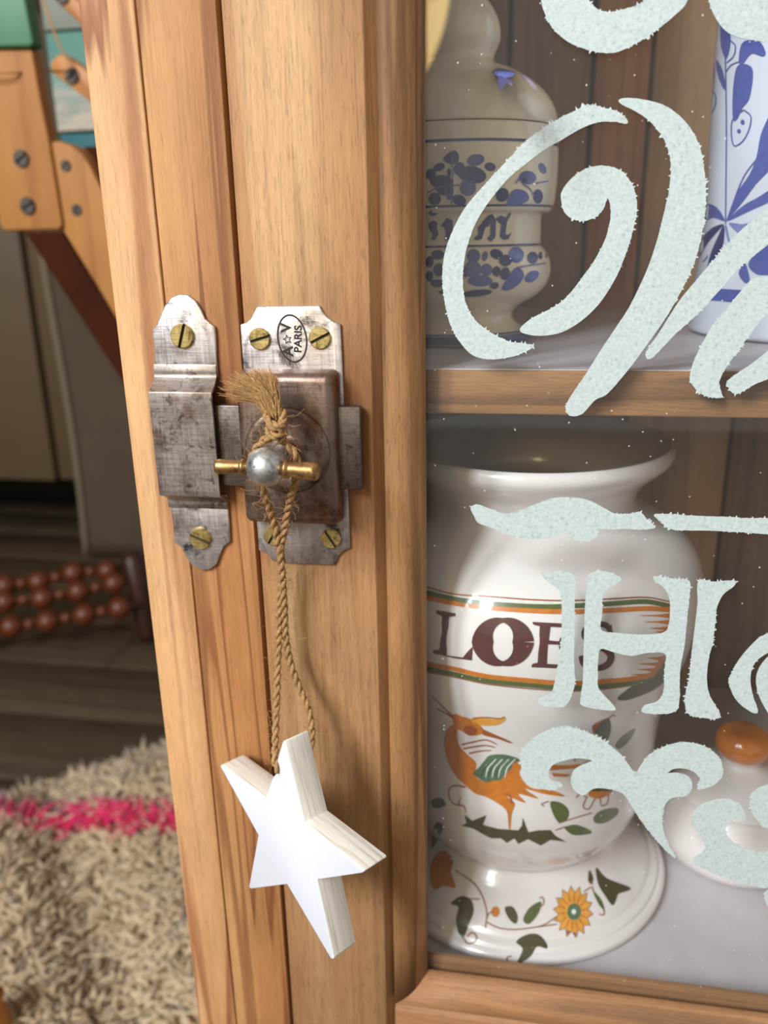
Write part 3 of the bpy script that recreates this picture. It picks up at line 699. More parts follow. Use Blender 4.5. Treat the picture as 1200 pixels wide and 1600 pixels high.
pr.stroke(L_([(35,82),(200,116),(400,136),(600,144),(760,137),(900,128),(1050,120),(1165,142)]), 7.5, 'green', 2)
pr.stroke(L_([(35,104),(150,128),(300,148),(500,162),(640,167),(760,166),(900,160),(1050,152),(1160,158)]), 7.5, 'orange', 2)
pr.stroke(L_([(35,415),(150,436),(300,470),(500,490),(620,500),(740,503),(870,493),(980,482),(1075,462),(1130,385)]), 7.0, 'orange', 2)
pr.stroke(L_([(35,437),(150,460),(300,492),(500,512),(620,522),(740,525),(870,515),(990,500),(1085,480),(1145,400)]), 7.0, 'green', 2)
pr.stroke(L_([(35,452),(150,474),(300,506),(500,528),(620,536),(740,538),(870,528),(990,512)]), 2.2, 'brown', 1)
for y, x in ((185, 1010), (215, 1035), (245, 1060), (262, 1085)): pr.poly(r3([(x, y), (1165, y-10), (1165, y+14)]), 'orange', False, 3)
for y, x in ((385, 1050), (412, 1010), (438, 1000), (462, 975)): pr.poly(r3([(x, y), (1140-(y-385)*.6, y-10), (1130-(y-385)*.6, y+14)]), 'orange', False, 3)
pr.poly(r3([(1140,430),(1075,490),(990,515),(945,545),(915,578),(960,582),(1040,555),(1100,525),(1145,480)]), 'dkgreen', True, 3)
pr.build('painted_ribbon', al)
pr = Print(sb)
pr.poly(r3([(65,160),(155,175),(155,188),(125,192),(113,372),(190,382),(210,356),(236,330),(232,396),(150,386),(50,362),(52,348),(80,345),(92,190),(65,176)]), 'maroon', False, 3)
th = np.linspace(0, 2*math.pi, 41)
pr.stroke(r3([(377+95*math.cos(t), 309+101*math.sin(t)) for t in th]), [(21+17*abs(math.cos(t))-13*abs(math.sin(t)))*0.9 for t in np.linspace(0, 2*math.pi, 61)], 'maroon', 3, 3)
pr.poly(r3([(515,215),(690,224),(692,270),(675,262),(665,242),(600,238),(592,302),(640,306),(648,285),(656,286),(652,345),(642,344),(638,322),(588,320),(583,412),(660,416),(682,385),(692,386),(684,436),(510,428),(515,412),(540,406),(550,236),(520,228)]), 'maroon', False, 3)
pr.stroke(r3([(884,268),(862,232),(810,226),(768,248),(764,286),(810,318),(865,345),(884,382),(862,420),(810,432),(756,412),(742,374)]), [7,9,9,10,11,13,13,11,10,9,9,7], 'maroon', 3)
pr.poly(r3([(888,226),(886,268),(876,262),(866,240),(876,236)]), 'maroon', False, 3)
pr.poly(r3([(-205,345),(-150,130),(-120,128),(-60,360),(-110,355),(-130,300),(-170,295),(-180,345)]), 'maroon', False, 3)
pr.build('painted_lettering', al)
r4 = crop(660, 1060, 4.0)
pr = Print(sb)
pr.poly(r4([(190,290),(150,330),(135,400),(148,480),(170,550),(210,610),(270,670),(330,720),(380,735),(430,757),(500,802),(530,840),(540,935),(550,935),(557,850),(577,790),(562,765),(530,740),(560,748),(645,778),(600,722),(725,752),(640,690),(760,722),(892,737),(800,697),(700,690),(645,660),(605,595),(622,545),(592,512),(555,550),(520,600),(430,640),(370,640),(330,600),(335,530),(285,480),(235,430),(217,370),(222,320),(262,300)]), 'orange', True, 2)
pr.poly(r4([(190,225),(260,240),(320,265),(372,308),(377,340),(340,356),(290,357),(250,332),(200,298)]), 'orange', True, 3)
pr.ell(660+300/4, 1060+325/4, 45/4, 30/4, 10, 'rust', 4)
pr.poly(r4([(310,250),(370,240),(440,254),(490,250),(512,238),(516,262),(470,290),(390,296),(322,282)]), 'yellow', True, 3)
pr.stroke(r4([(312,252),(400,244),(480,252),(512,240)]), 1.6, 'rust', 4)
pr.poly(r4([(372,318),(430,342),(520,380),(562,402),(540,402),(470,378),(378,352)]), 'rust', True, 3)
pr.poly(r4([(350,560),(385,518),(420,482),(500,475),(570,490),(607,510),(565,532),(557,560),(522,592),(490,632),(440,640),(400,648),(350,622),(318,592)]), 'teal', True, 4)
for x in (400, 440, 480, 520): pr.stroke(r4([(x+60, 505), (x+10, 560), (x-5, 620)]), [1.5, 2.4, 1], 'pale', 5)
for x in (380, 425, 470): pr.stroke(r4([(x+55, 520), (x, 575), (x-15, 640)]), [1, 2.2, 1], 'dkgreen', 5)
for l in ([(190,240),(140,190),(60,110)], [(200,250),(130,210),(90,190)], [(245,415),(330,395),(400,385),(465,412)], [(255,440),(340,425),(400,420),(455,432)], [(290,470),(360,455),(430,450)], [(270,680),(200,670),(165,700),(175,760),(215,790),(240,745)], [(215,790),(260,800),(270,840)], [(560,785),(545,730),(515,725)]):
    pr.stroke(r4(l), [2.6, 2.2, 1.4], 'rust', 3)
pr.build('painted_bird', al)
pr = Print(sb)
pr.poly(r4([(245,920),(275,905),(262,850),(310,890),(400,855),(378,915),(470,940),(600,950),(622,920),(628,870),(645,920),(662,962),(720,950),(800,948),(832,985),(900,1022),(800,1010),(740,1045),(660,1005),(600,1035),(575,1000),(528,1028),(490,1000),(430,1000),(380,975),(320,940)]), 'dkgreen', False, 2)
for l, c in (([(800,772),(870,780),(915,830),(900,885),(855,902),(818,850)], 'green'), ([(893,930),(960,915),(1050,950),(1045,972),(950,980),(902,952)], 'green'), ([(1070,870),(1120,825),(1215,812),(1220,850),(1150,900),(1085,905)], 'green'),
             ([(1072,330),(1110,280),(1165,250),(1178,320),(1150,390),(1092,350)], 'dkgreen'), ([(1208,420),(1250,365),(1330,315),(1300,380),(1235,440)], 'green'), ([(1045,735),(1050,700),(1090,680),(1185,690),(1165,725),(1100,740)], 'dkgreen'), ([(60,760),(120,750),(145,790),(100,812),(62,800)], 'dkgreen'), ([(60,970),(90,900),(130,925),(90,1020),(60,1060)], 'dkgreen')):
    pr.poly(r4(l), c, True, 2)
pr.poly(r4([(1062,300),(1110,268),(1165,245),(1120,275),(1085,320),(1072,350)]), 'rust', True, 3)
pr.poly(r4([(785,540),(1000,535),(960,562),(800,576)]), 'orange', False, 2); pr.poly(r4([(803,590),(932,600),(900,616),(822,613)]), 'orange', False, 2)
for l in ([(760,800),(745,785),(790,768)], [(850,905),(960,870),(1060,840)], [(830,950),(900,925)], [(950,520),(960,480),(1000,470),(1045,500)], [(1160,255),(1190,230),(1205,240)], [(1030,735),(1005,800),(1040,815),(1080,750)], [(1110,745),(1120,795),(1155,780),(1165,725)], [(1010,530),(1060,515)], [(960,745),(990,720),(1020,740)]):
    pr.stroke(r4(l), 1.7, 'brown', 3)
pr.poly(r4([(1035,720),(1060,705),(1180,700),(1150,735),(1100,752),(1050,740)]), 'orange', True, 3)
for i in range(6): pr.poly(r4([(1060+i*20, 705), (1072+i*20, 672), (1082+i*20, 705)]), 'dkgreen', False, 4)
pr.build('painted_foliage', al)
r5 = crop(660, 1300, 3.3333)
pr = Print(sf)
for l, c in (([(148,372),(200,335),(250,350),(267,410),(242,480),(213,552),(190,530),(175,460),(187,390)], 'dkgreen'), ([(488,572),(540,535),(600,533),(640,570),(648,607),(597,597),(560,650),(490,692),(522,610)], 'dkgreen'), ([(528,442),(560,392),(617,363),(606,420),(560,477),(530,470)], 'green'),
             ([(428,395),(470,390),(496,440),(485,477),(450,450)], 'dkgreen'), ([(905,185),(960,240),(1085,292),(1022,322),(1012,345),(990,382),(950,330),(915,270)], 'dkgreen'), ([(870,198),(890,240),(880,272),(863,250)], 'dkgreen'), ([(888,308),(930,350),(947,402),(920,380)], 'green'), ([(70,120),(120,100),(160,150),(150,210),(172,290),(110,280),(60,300),(40,200)], 'orange')):
    pr.poly(r5(l), c, True, 2)
for l in ([(170,198),(260,260),(310,330),(335,420),(325,512)], [(250,348),(300,350)], [(335,470),(400,500),(480,508),(560,500),(630,485),(700,440)], [(560,500),(630,490),(700,480)], [(840,312),(880,285)], [(213,550),(235,580),(275,570),(280,540),(255,525),(232,545)], [(605,400),(632,370),(625,340),(610,345)], [(490,690),(450,680),(440,655),(465,645)], [(335,450),(345,425),(370,415)], [(945,400),(945,430),(920,430)], [(885,285),(890,310)], [(885,275),(878,255)]):
    pr.stroke(r5(l), 2.0, 'brown', 3)
fc = (785, 415)
pet = []
for i in range(28):
    r = 1.0 if i % 2 == 0 else 0.74; q = i*math.pi/14+0.1
    pet.append((fc[0]+100*r*math.cos(q), fc[1]+132*r*math.sin(q)))
pr.poly(r5([(fc[0]+(x-fc[0])*1.07, fc[1]+(y-fc[1])*1.06) for x, y in pet]), 'brown', False, 2)
pr.poly(r5(pet), 'yellow', False, 3)
for i in range(14):
    q = i*math.pi/7+0.32
    pr.stroke(r5([(fc[0]+42*math.cos(q), fc[1]+52*math.sin(q)), (fc[0]+78*math.cos(q), fc[1]+104*math.sin(q))]), [3.4, 1], 'orange', 4, 3)
pr.ell(660+790/3.333, 1300+415/3.333, 36/3.333, 44/3.333, 0, 'teal', 5)
pr.ell(660+788/3.333, 1300+415/3.333, 12/3.333, 14/3.333, 0, 'pale', 6)
pr.ell(660+380/3.333, 1300+415/3.333, 22/3.333, 28/3.333, 0, 'orange', 3)
pr.build('painted_garland', al)

# --- lidded blue and cream jar, upper shelf
TX, TY = -0.028, 0.090
Z0 = ZS+0.0003
tj = thing('lidded_jar', (TX, TY, Z0), 'cream lidded jar with dark blue flowers and a gothic letter band', 'jar')
zt = lambda z: Z0+(z-0.5838)
tb = [(0.0262, zt(0.5842)), (0.0280, zt(0.5850)), (0.0284, zt(0.5866)), (0.0272, zt(0.5880)), (0.0232, zt(0.5900)), (0.0210, zt(0.5925)), (0.0212, zt(0.5950)), (0.0240, zt(0.5975)), (0.0300, zt(0.6010)), (0.0335, zt(0.6050)), (0.0347, zt(0.6095)), (0.0340, zt(0.6140)), (0.0318, zt(0.6175)), (0.0307, zt(0.6190)), (0.0306, zt(0.6245)), (0.0308, zt(0.6292)), (0.0335, zt(0.6300)), (0.0350, zt(0.6330)), (0.0356, zt(0.6390)), (0.0358, zt(0.6460)), (0.0356, zt(0.6540)), (0.0352, zt(0.6575))]
tb_s = [tuple(q) for q in spl(tb, 4)]
ti = [tuple(q) for q in spl([(0.0330, zt(0.6578)), (0.0290, zt(0.653)), (0.0280, zt(0.640)), (0.0280, zt(0.615)), (0.0200, zt(0.603)), (0.0004, zt(0.602))], 3)]
lathe('body', tb_s+ti, (TX, TY, 0), (0, 0, 1), M['cream_glaze'], tj, 96)
st_ = Surf(tb_s, TX, TY)
lid = [(0.0325, zt(0.6580)), (0.0348, zt(0.6580)), (0.0352, zt(0.6592)), (0.0348, zt(0.6615)), (0.0335, zt(0.6650)), (0.0305, zt(0.6692)), (0.0258, zt(0.6732)), (0.0195, zt(0.6768)), (0.0145, zt(0.6788)), (0.0122, zt(0.6806)), (0.0124, zt(0.6828)), (0.0138, zt(0.6858)), (0.0142, zt(0.6890)), (0.0134, zt(0.6930)), (0.0112, zt(0.6970)), (0.0085, zt(0.7005)), (0.0055, zt(0.7030)), (0.0004, zt(0.7040))]
lid_s = [tuple(q) for q in spl(lid, 4)]
lo_ = lathe('lid', lid_s, (TX, TY, 0), (0, 0, 1), M['cream_glaze'], tj, 96)
sl = Surf(lid_s[3:], TX, TY)
for y0, y1 in ((216, 220.5), (320, 323.5), (383, 386.5), (523, 526)):
    z1 = st_.hit(716, y0)[2]; z0 = st_.hit(716, y1)[2]; band('painted_band', st_, z0, z1, INK['navy'], tj)
band('painted_band', st_, zt(0.5850), zt(0.5878), INK['navy'], tj, 5)
for y0, y1 in ((160, 162.5), (175, 183)):
    z1 = sl.hit(716, y0)[2]; z0 = sl.hit(716, y1)[2]; band('lid_band', sl, z0, z1, INK['navy'], lo_)
rt_ = crop(650, 200, 4.446)
pr = Print(st_)
def E(cx, cy, rx, ry, rot, col, lift=2): pr.ell(650+cx/4.446, 200+cy/4.446, rx/4.446, ry/4.446, rot, col, lift)
for a in ((160,272,42,28,-20,'navy'),(105,322,34,40,0,'navy'),(175,372,78,46,0,'navy'),(230,310,14,34,0,'navy'),(300,282,38,46,20,'navy'),(390,325,100,60,10,'navy'),(360,415,58,58,0,'slate'),(130,492,44,44,0,'navy'),(232,440,30,60,0,'slate'),(190,430,50,38,10,'navy'),(515,270,40,30,15,'navy'),(415,222,62,40,-12,'slate'),(300,500,50,36,20,'navy'),
          (775,345,60,48,0,'slate'),(755,365,18,18,0,'navy'),(848,475,34,50,0,'navy'),(600,465,44,50,30,'navy'),(880,280,24,40,-25,'slate'),
          (150,880,46,34,0,'navy'),(95,930,28,40,0,'navy'),(160,985,40,46,0,'navy'),(95,1030,24,40,0,'navy'),(150,1080,50,28,0,'navy'),(400,890,46,50,0,'slate'),(478,890,20,36,10,'slate'),(490,985,40,44,0,'slate'),(395,980,60,60,0,'slate'),(345,1000,16,40,0,'navy'),(560,876,46,34,20,'navy'),(622,920,44,40,0,'navy'),(560,996,30,36,0,'navy'),(620,1012,34,46,10,'navy'),(695,880,54,56,-20,'cobalt'),(545,1096,32,24,-15,'navy'),
          (810,900,38,42,0,'navy'),(865,885,14,28,0,'navy'),(905,885,8,18,0,'navy'),(805,1032,56,34,-35,'cobalt'),(445,1062,86,40,0,'slate'),(425,1148,105,24,-6,'navy'),(260,1150,110,20,6,'navy')): E(*a)
pr.poly(rt_([(190,210),(240,165),(275,158),(298,190),(292,235),(250,252),(215,240)]), 'navy', True, 2)
pr.poly(rt_([(630,540),(660,450),(700,425),(760,440),(785,480),(765,515),(700,535)]), 'cobalt', True, 2)
pr.poly(rt_([(596,1115),(640,1040),(690,972),(735,985),(750,1030),(710,1090),(640,1128)]), 'cobalt', True, 2)
for l in ([(80,450),(160,410),(250,400),(330,395)], [(700,970),(780,955),(860,945),(900,938)], [(740,390),(790,420),(820,470)], [(830,385),(920,368)], [(250,180),(255,400),(245,540)], [(690,385),(720,350),(760,330)]): pr.stroke(rt_(l), 2.0, 'slate', 4)
pr.build('painted_flowers', tj)
pr = Print(st_)
for l in ([(85,660),(125,640),(150,660),(145,690),(157,740),(130,782),(103,770),(117,740),(85,690)], [(170,680),(215,622),(255,642),(255,700),(237,770),(200,785),(207,730),(195,690)], [(430,690),(480,640),(512,615),(508,680),(482,692),(457,772),(420,782),(400,768),(432,740)], [(458,655),(500,610),(532,598),(556,640),(552,760),(520,790),(493,770),(517,740),(517,662),(482,672)], [(550,632),(590,608),(626,622),(656,588),(662,600),(632,650),(622,740),(642,742),(667,722),(642,772),(610,778),(583,755),(592,670),(570,650)], [(85,585),(115,568),(132,590),(152,592),(130,612),(103,612)], [(300,640),(345,615),(370,650),(362,745),(335,785),(305,765),(322,735),(322,672)]):
    pr.poly(rt_(l), 'navy', False, 3)
pr.build('painted_lettering', tj)
pr = Print(sl); r6 = crop(640, 0, 4.615)
pr.poly(r6([(595,520),(630,490),(700,500),(760,520),(745,545),(690,560),(640,550)]), 'slate', True, 2)
pr.poly(r6([(640,550),(690,560),(740,590),(735,618),(700,600),(660,640),(642,610)]), 'navy', True, 3)
pr.poly(r6([(810,540),(870,575),(915,630),(900,640),(850,590)]), 'navy', True, 2)
pr.build('lid_flower', lo_)

# --- tall blue and white vase at the right of the upper shelf
VX, VY = 0.116, 0.116
vs_ = thing('blue_vase', (VX, VY, Z0), 'tall straight white vase with pale blue painted leaves beside a dark base band', 'vase')
vp = [(0.0495, Z0), (0.0525, Z0+0.001), (0.0535, Z0+0.003), (0.0532, Z0+0.010), (0.0527, Z0+0.018), (0.0518, Z0+0.03), (0.0512, Z0+0.048), (0.0516, Z0+0.065), (0.0523, Z0+0.08), (0.0530, Z0+0.11), (0.0520, Z0+0.14), (0.0480, Z0+0.165), (0.042, Z0+0.18)]
vp_s = [tuple(q) for q in spl(vp, 4)]
lathe('body', vp_s+[(0.039, Z0+0.18), (0.045, Z0+0.165), (0.049, Z0+0.13), (0.047, Z0+0.02), (0.0005, Z0+0.01)], (VX, VY, 0), (0, 0, 1), M['blue_white_glaze'], vs_, 96)
sv = Surf(vp_s, VX, VY)
band('painted_band', sv, sv.hit(1140, 472)[2], sv.hit(1140, 452)[2], INK['cobalt'], vs_, 5)
r7 = crop(1020, 0, 2.856); pr = Print(sv)
for l, c in (([(600,400),(560,450),(520,515),(482,600),(462,700),(430,780),(370,870),(330,985),(352,960),(402,900),(462,820),(530,750),(600,680)], 'cobalt'), ([(320,985),(290,930),(250,910),(226,930),(228,985),(270,972)], 'cobalt'), ([(315,1000),(260,1020),(210,1080),(178,1180),(197,1170),(242,1090),(292,1030)], 'navy'), ([(318,1005),(288,1060),(258,1130),(243,1197),(267,1180),(312,1100)], 'navy'),
             ([(335,985),(400,920),(470,880),(530,845),(590,840),(540,890),(430,942)], 'cobalt'), ([(340,995),(400,1000),(450,990),(485,1012),(420,1062),(370,1032)], 'sky'), ([(305,90),(340,120),(346,200),(326,262),(303,200)], 'cobalt'), ([(262,245),(277,300),(272,400),(255,482),(243,450),(248,350)], 'cobalt'), ([(283,268),(310,310),(324,380),(315,397),(288,330)], 'cobalt'),
             ([(370,310),(400,285),(440,300),(446,350),(430,440),(400,482),(375,533),(357,528),(356,420)], 'cobalt'), ([(383,272),(400,190),(470,180),(502,230),(490,252),(440,240),(400,287)], 'cobalt'), ([(428,1170),(520,1075),(600,1060),(600,1230),(520,1227),(460,1222)], 'cobalt'), ([(383,1220),(410,1170),(432,1250),(410,1262)], 'cobalt'), ([(322,1010),(330,1060),(345,1090),(330,1010)], 'sky'), ([(270,40),(300,70),(290,110),(268,100)], 'cobalt')):
    pr.poly(r7(l), c, True, 2)
for l in ([(320,90),(326,400),(328,600),(324,1000)], [(405,490),(437,520),(428,580),(400,630),(362,650),(350,590),(358,530),(405,490)], [(330,280),(360,250),(368,205),(345,180)], [(243,530),(275,480),(280,430),(262,400)], [(326,320),(350,290),(385,275)], [(330,985),(400,800),(470,700)], [(222,1170),(240,1150),(244,1140)]): pr.stroke(r7(l), 2.0, 'cobalt', 3)
pr.ell(1020+400/2.856, 545/2.856, 3.2, 4, 0, 'cobalt', 3); pr.ell(1020+384/2.856, 585/2.856, 3, 3.4, 0, 'cobalt', 3)
pr.build('painted_plant', vs_)

# --- squat lidded pot at the right of the lower shelf
PX, PY = 0.1000, 0.102
sp = thing('knobbed_pot', (PX, PY, F0), 'squat white lidded pot with a shiny amber knob behind the painted scroll', 'pot')
pb = [(0.022, F0), (0.0275, F0+0.0006), (0.0325, F0+0.0050), (0.0350, F0+0.0115), (0.0350, F0+0.0185), (0.0325, F0+0.0265), (0.0280, F0+0.0325)]
pb_s = [tuple(q) for q in spl(pb, 5)]
lathe('body', pb_s+[(0.026, F0+0.0325), (0.030, F0+0.015), (0.0005, F0+0.006)], (PX, PY, 0), (0, 0, 1), M['white_glaze'], sp, 96)
ld = [(0.0270, F0+0.0327), (0.0282, F0+0.0334), (0.0262, F0+0.0358), (0.0200, F0+0.0400), (0.0135, F0+0.0432), (0.0090, F0+0.0455), (0.0078, F0+0.0475), (0.0086, F0+0.0492), (0.0005, F0+0.0495)]
pot_lid = lathe('lid', [tuple(q) for q in spl(ld, 4)], (PX, PY, 0), (0, 0, 1), M['white_glaze'], sp, 80)
kb = [(0.006, F0+0.0490), (0.0095, F0+0.0500), (0.0114, F0+0.0530), (0.0117, F0+0.0565), (0.0105, F0+0.0598), (0.0072, F0+0.0622), (0.0005, F0+0.0630)]
lathe('knob', [tuple(q) for q in spl(kb, 4)], (PX, PY, 0), (0, 0, 1), M['amber'], pot_lid, 64)

# ------------------------------------------------------------------ hanging star
def c5(l): return [(320+x/3.3333, 1050+y/3.3333) for x, y in l]
SC = P(453, 1320, -0.0322); SE = np.array([0.587, 0.8079, -0.0523])*0.0091
nrm = SE/np.linalg.norm(SE)
def on_star(px, py):
    d = ray(px, py); t = ((SC-CAM)@nrm)/(d@nrm); return CAM+d*t
star = thing('star_ornament', tuple(SC), 'white painted wooden star hanging on brown twine from the latch', 'ornament')
sp_ = c5([(402,372),(408,358),(418,362),(434,430),(475,600),(520,785),(825,1028),(830,1040),(818,1048),(585,1082),(672,1488),(668,1498),(656,1494),(428,1106),(240,1130),(230,1122),(232,1105),(278,850),(80,492),(84,483),(96,486),(320,655),(348,560),(362,540),(376,520),(368,490)])
u3 = np.cross([0, 0, 1.0], nrm); u3 /= np.linalg.norm(u3); v3 = np.cross(nrm, u3)
Lp = [on_star(*q)-SC for q in sp_]
L2 = [(p@u3, p@v3, 0.0) for p in Lp]; TS = float(np.linalg.norm(SE))
n = len(L2)
V = L2+[(x, y, TS) for x, y, _ in L2]
bm = bmesh.new(); bv = [bm.verts.new(p) for p in V]
f0 = bm.faces.new(bv[:n]); f1 = bm.faces.new(bv[n:][::-1])
for i in range(n):
    f = bm.faces.new((bv[i], bv[i+n], bv[(i+1) % n+n], bv[(i+1) % n])); f.material_index = 1
bmesh.ops.recalc_face_normals(bm, faces=bm.faces)
me = bpy.data.meshes.new('wooden_star'); bm.to_mesh(me); bm.free()
so = link('wooden_star', me, M['star'])
so.parent = star
mr = Matrix.Identity(4)
for i in range(3): mr[i][0] = u3[i]; mr[i][1] = v3[i]; mr[i][2] = nrm[i]
so.matrix_basis = mr
bevel(so, 0.0005, 2, 20)
# twine: two plies twisted together
def twine_items(path, r=0.00098, pitch=0.0066):
    q = np.asarray(path); L = np.r_[0, np.cumsum(np.linalg.norm(np.diff(q, axis=0), axis=1))]
    n = int(L[-1]/0.0004)+2; s = np.linspace(0, L[-1], n); q = np.c_[[np.interp(s, L, q[:, i]) for i in range(3)]].T
    us, ws = frame_of(q); out = []
    for ph in (0, math.pi):
        a = s/pitch*2*math.pi+ph
        out.append((q+(us*np.cos(a)[:, None]+ws*np.sin(a)[:, None])*r*0.55, r*0.72))
    return out, q
def pth(l): return spl([P(x, y, d) for x, y, d in l], 8)
legL = pth([(426,676,-.0225),(408,692,-.0225),(396,708,-.0225),(393,722,-.0215),(399,742,-.020),(410,764,-.0195),(416,782,-.0175),(425,806,-.0140),(434,842,-.0118),(440,880,-.0085),(438,930,-.0075),(436,985,-.0085),(434,1040,-.0105),(432,1100,-.0160),(430,1160,-.0235),(430,1190,-.0275),(435,1206,-.0285)])
legR = pth([(432,678,-.0225),(448,694,-.0225),(461,710,-.0225),(465,728,-.0215),(462,748,-.020),(457,768,-.0180),(450,795,-.0145),(444,830,-.0122),(438,862,-.0100),(441,900,-.0088),(444,950,-.0078),(447,1000,-.0080),(455,1040,-.0085),(468,1075,-.0090),(481,1106,-.0110),(487,1140,-.0135),(484,1172,-.0155),(468,1200,-.0180),(448,1206,-.0235),(438,1210,-.0275)])
items = []; paths = []
for q in (legL, legR):
    it_, qq = twine_items(q); items += it_; paths.append(qq)
tubes('twine', items, M['jute'], star, 7)
kn = [pth([(418,690,-.0230),(424,676,-.0250),(436,664,-.0262),(444,652,-.0250),(438,642,-.0232),(424,646,-.0222)]), pth([(440,692,-.0235),(442,676,-.0255),(428,664,-.0268),(417,652,-.0250),(424,640,-.0235),(438,648,-.0222)]), pth([(416,672,-.0250),(430,682,-.0268),(445,674,-.0250)]), pth([(417,660,-.0255),(430,668,-.0272),(444,662,-.0255)])]
items = []
for q in kn: items += twine_items(q, 0.00095)[0]
tubes('knot', items, M['jute'], star, 7)
# frayed end: loose fibres fanning up
fray = []
tipsx = [(352, 622), (356, 608), (364, 597), (374, 590), (390, 584), (408, 583), (424, 586), (432, 592)]
for i in range(900):
    u = random.random()**0.8; k = u*(len(tipsx)-1); a = int(min(k, len(tipsx)-2)); w = k-a
    tx = tipsx[a][0]*(1-w)+tipsx[a+1][0]*w; ty = tipsx[a][1]*(1-w)+tipsx[a+1][1]*w
    sh = random.uniform(0.72, 1.04) if random.random() < .85 else random.uniform(1.04, 1.18)
    bx_, by_ = 430+random.gauss(0, 4), 650+random.gauss(0, 4)
    tx, ty = bx_+(tx-bx_)*sh+random.gauss(0, 2), by_+(ty-by_)*sh+random.gauss(0, 2)
    d0 = -.0235+random.gauss(0, .0006); d1 = -.0205+random.gauss(0, .0016)
    mx_, my_ = bx_*.5+tx*.5+random.gauss(0, 1.5)+7*(1-u), by_*.5+ty*.5-8
    q = spl([P(bx_, by_, d0), P(bx_*.82+tx*.18+2, by_*.8+ty*.2, d0-.0004), P(mx_, my_, (d0+d1)/2-.0008), P(tx, ty, d1)], 3)
    fray.append((q, np.linspace(0.00014, 0.00006, len(q))))
o = tubes('frayed_end', fray, M['jute_fray'], star, 3); o['kind'] = 'stuff'
fz = []
for q in paths:
    for i in range(380):
        j = random.randrange(4, len(q)-4); d = np.array([random.gauss(0, 1), random.gauss(0, .5)-.15, random.gauss(0, 1)]); d /= np.linalg.norm(d)
        L = random.uniform(.001, .0048); c_ = np.array([random.gauss(0, 1), random.gauss(0, .5), random.gauss(0, 1)])*L*.3
        fz.append((spl([q[j], q[j]+d*L*.5+c_, q[j]+d*L+c_*random.uniform(-.5, 1.5)], 3), 0.000055))
for i in range(50):
    q0 = P(430+random.gauss(0, 12), 665+random.gauss(0, 16), -.0245); d = np.array([random.gauss(0, 1), -.3, random.gauss(0, 1)]); d /= np.linalg.norm(d); L = random.uniform(.002, .006)
    fz.append((spl([q0, q0+d*L*.5+np.array([0, 0, -.0006]), q0+d*L], 3), 0.00004))
o = tubes('twine_fuzz', fz, M['jute_fray'], star, 3); o['kind'] = 'stuff'

# ------------------------------------------------------------------ far left: wooden contraption
YP = 0.30
ws = thing('wooden_stand', (-0.33, 0.31, 0), 'honey coloured wooden stand of boards joined by grey screws', 'stand')
def board(name, pts, y, t, mat, parent, bev=0.0015):
    return slab(name, [P(a, b, y) for a, b in pts], (0, t, 0), mat, parent, bev, 3)
post = board('upright_board', [(-40,76),(49,76),(60,140),(75,215),(97,352),(92,359),(5,361),(0,352),(-28,200)], YP, 0.011, M['honey_wood'], ws)
screw(34, 248, YP, 13, 35, post, M['screw_grey'], M['dark']); screw(44, 322, YP, 13, 25, post, M['screw_grey'], M['dark'])
brace = board('brace_board', [(76,222),(90,220),(112,228),(128,240),(142,262),(160,300),(215,400),(290,520),(290,620),(215,555),(150,445),(99,362),(92,320)], YP+0.003, 0.018, M['honey_wood'], ws)
screw(103, 259, YP+0.003, 8.5, 45, brace, M['screw_grey'], M['dark']); screw(120, 328, YP+0.003, 8.5, 60, brace, M['screw_grey'], M['dark'])
board('green_board', [(-60,-60),(28,-60),(52,68),(46,73),(-50,74)], YP-0.004, 0.012, M['green_board'], ws)
ya = 0.42
arm = board('arm_board', [(80,96),(88,86),(100,85),(180,140),(240,185),(240,230),(180,190),(132,152),(84,116),(79,106)], ya, 0.016, M['amber_wood'], ws)
screw(113, 119, ya, 12, 30, arm, M['screw_grey'], M['dark'])
arm = board('arm_board', [(74,-12),(90,-20),(240,70),(240,110),(122,34)], ya+0.02, 0.016, M['amber_wood'], ws)
screw(98, -6, ya+0.02, 12, 30, arm, M['screw_grey'], M['dark'])
# dark leg running from behind the post down to the floor behind the cabinet
a, b = P(38, 362, 0.40), P(95, 362, 0.40); dirv = P(187, 590, 0.40)-a
k = a[2]/-dirv[2]
slab('leg', [a, b, b+dirv*k*(b[2]/a[2]), a+dirv*k], (0, 0.022, 0), M['dark_leg'], ws, 0.001)
box('leg', (-0.215, 0.325, 0.0), (-0.190, 0.347, 0.60), M['dark_leg'], ws, 0.001)
box('cross_bar', (-0.30, 0.3215, 0.66), (-0.235, 0.40, 0.685), M['dark_leg'], ws, 0.001)
tubes('cord', [(spl([P(58,-30,ya-.004),P(84,48,ya-.006),P(107,100,ya-.006),P(109,106,ya-.006),P(104,111,ya-.006),P(60,112,ya-.10),P(10,113,YP-.006),P(-60,114,YP-.006)], 6), 0.0009)], M['cord'], ws, 6)
# painted boards stacked behind
yb = 0.50
pw = thing('painted_boards', tuple(P(110, 230, yb)*np.array([1, 1, 0])), 'stack of painted boards brushed white and teal behind the wooden stand', 'boards')
def pboard(x0p, x1p, y0p, y1p, mat, dz=0.0):
    za_ = float(P(100, y0p, yb)[2]); zb_ = float(P(100, y1p, yb)[2])
    return box('painted_board', (-0.42, yb+dz, zb_), (-0.22, yb+0.02+dz, za_), mat, pw, 0.001)
pboard(0, 0, -70, 46, M['grey_board']); pboard(0, 0, 49, 205, M['teal_brush'], 0.001); pboard(0, 0, 208, 300, M['teal_board'], 0.004)
zz = float(P(100, 300, yb)[2])
box('support_post', (-0.30, yb+0.003, 0), (-0.24, yb+0.02, zz), M['dark_leg'], pw, 0.001)

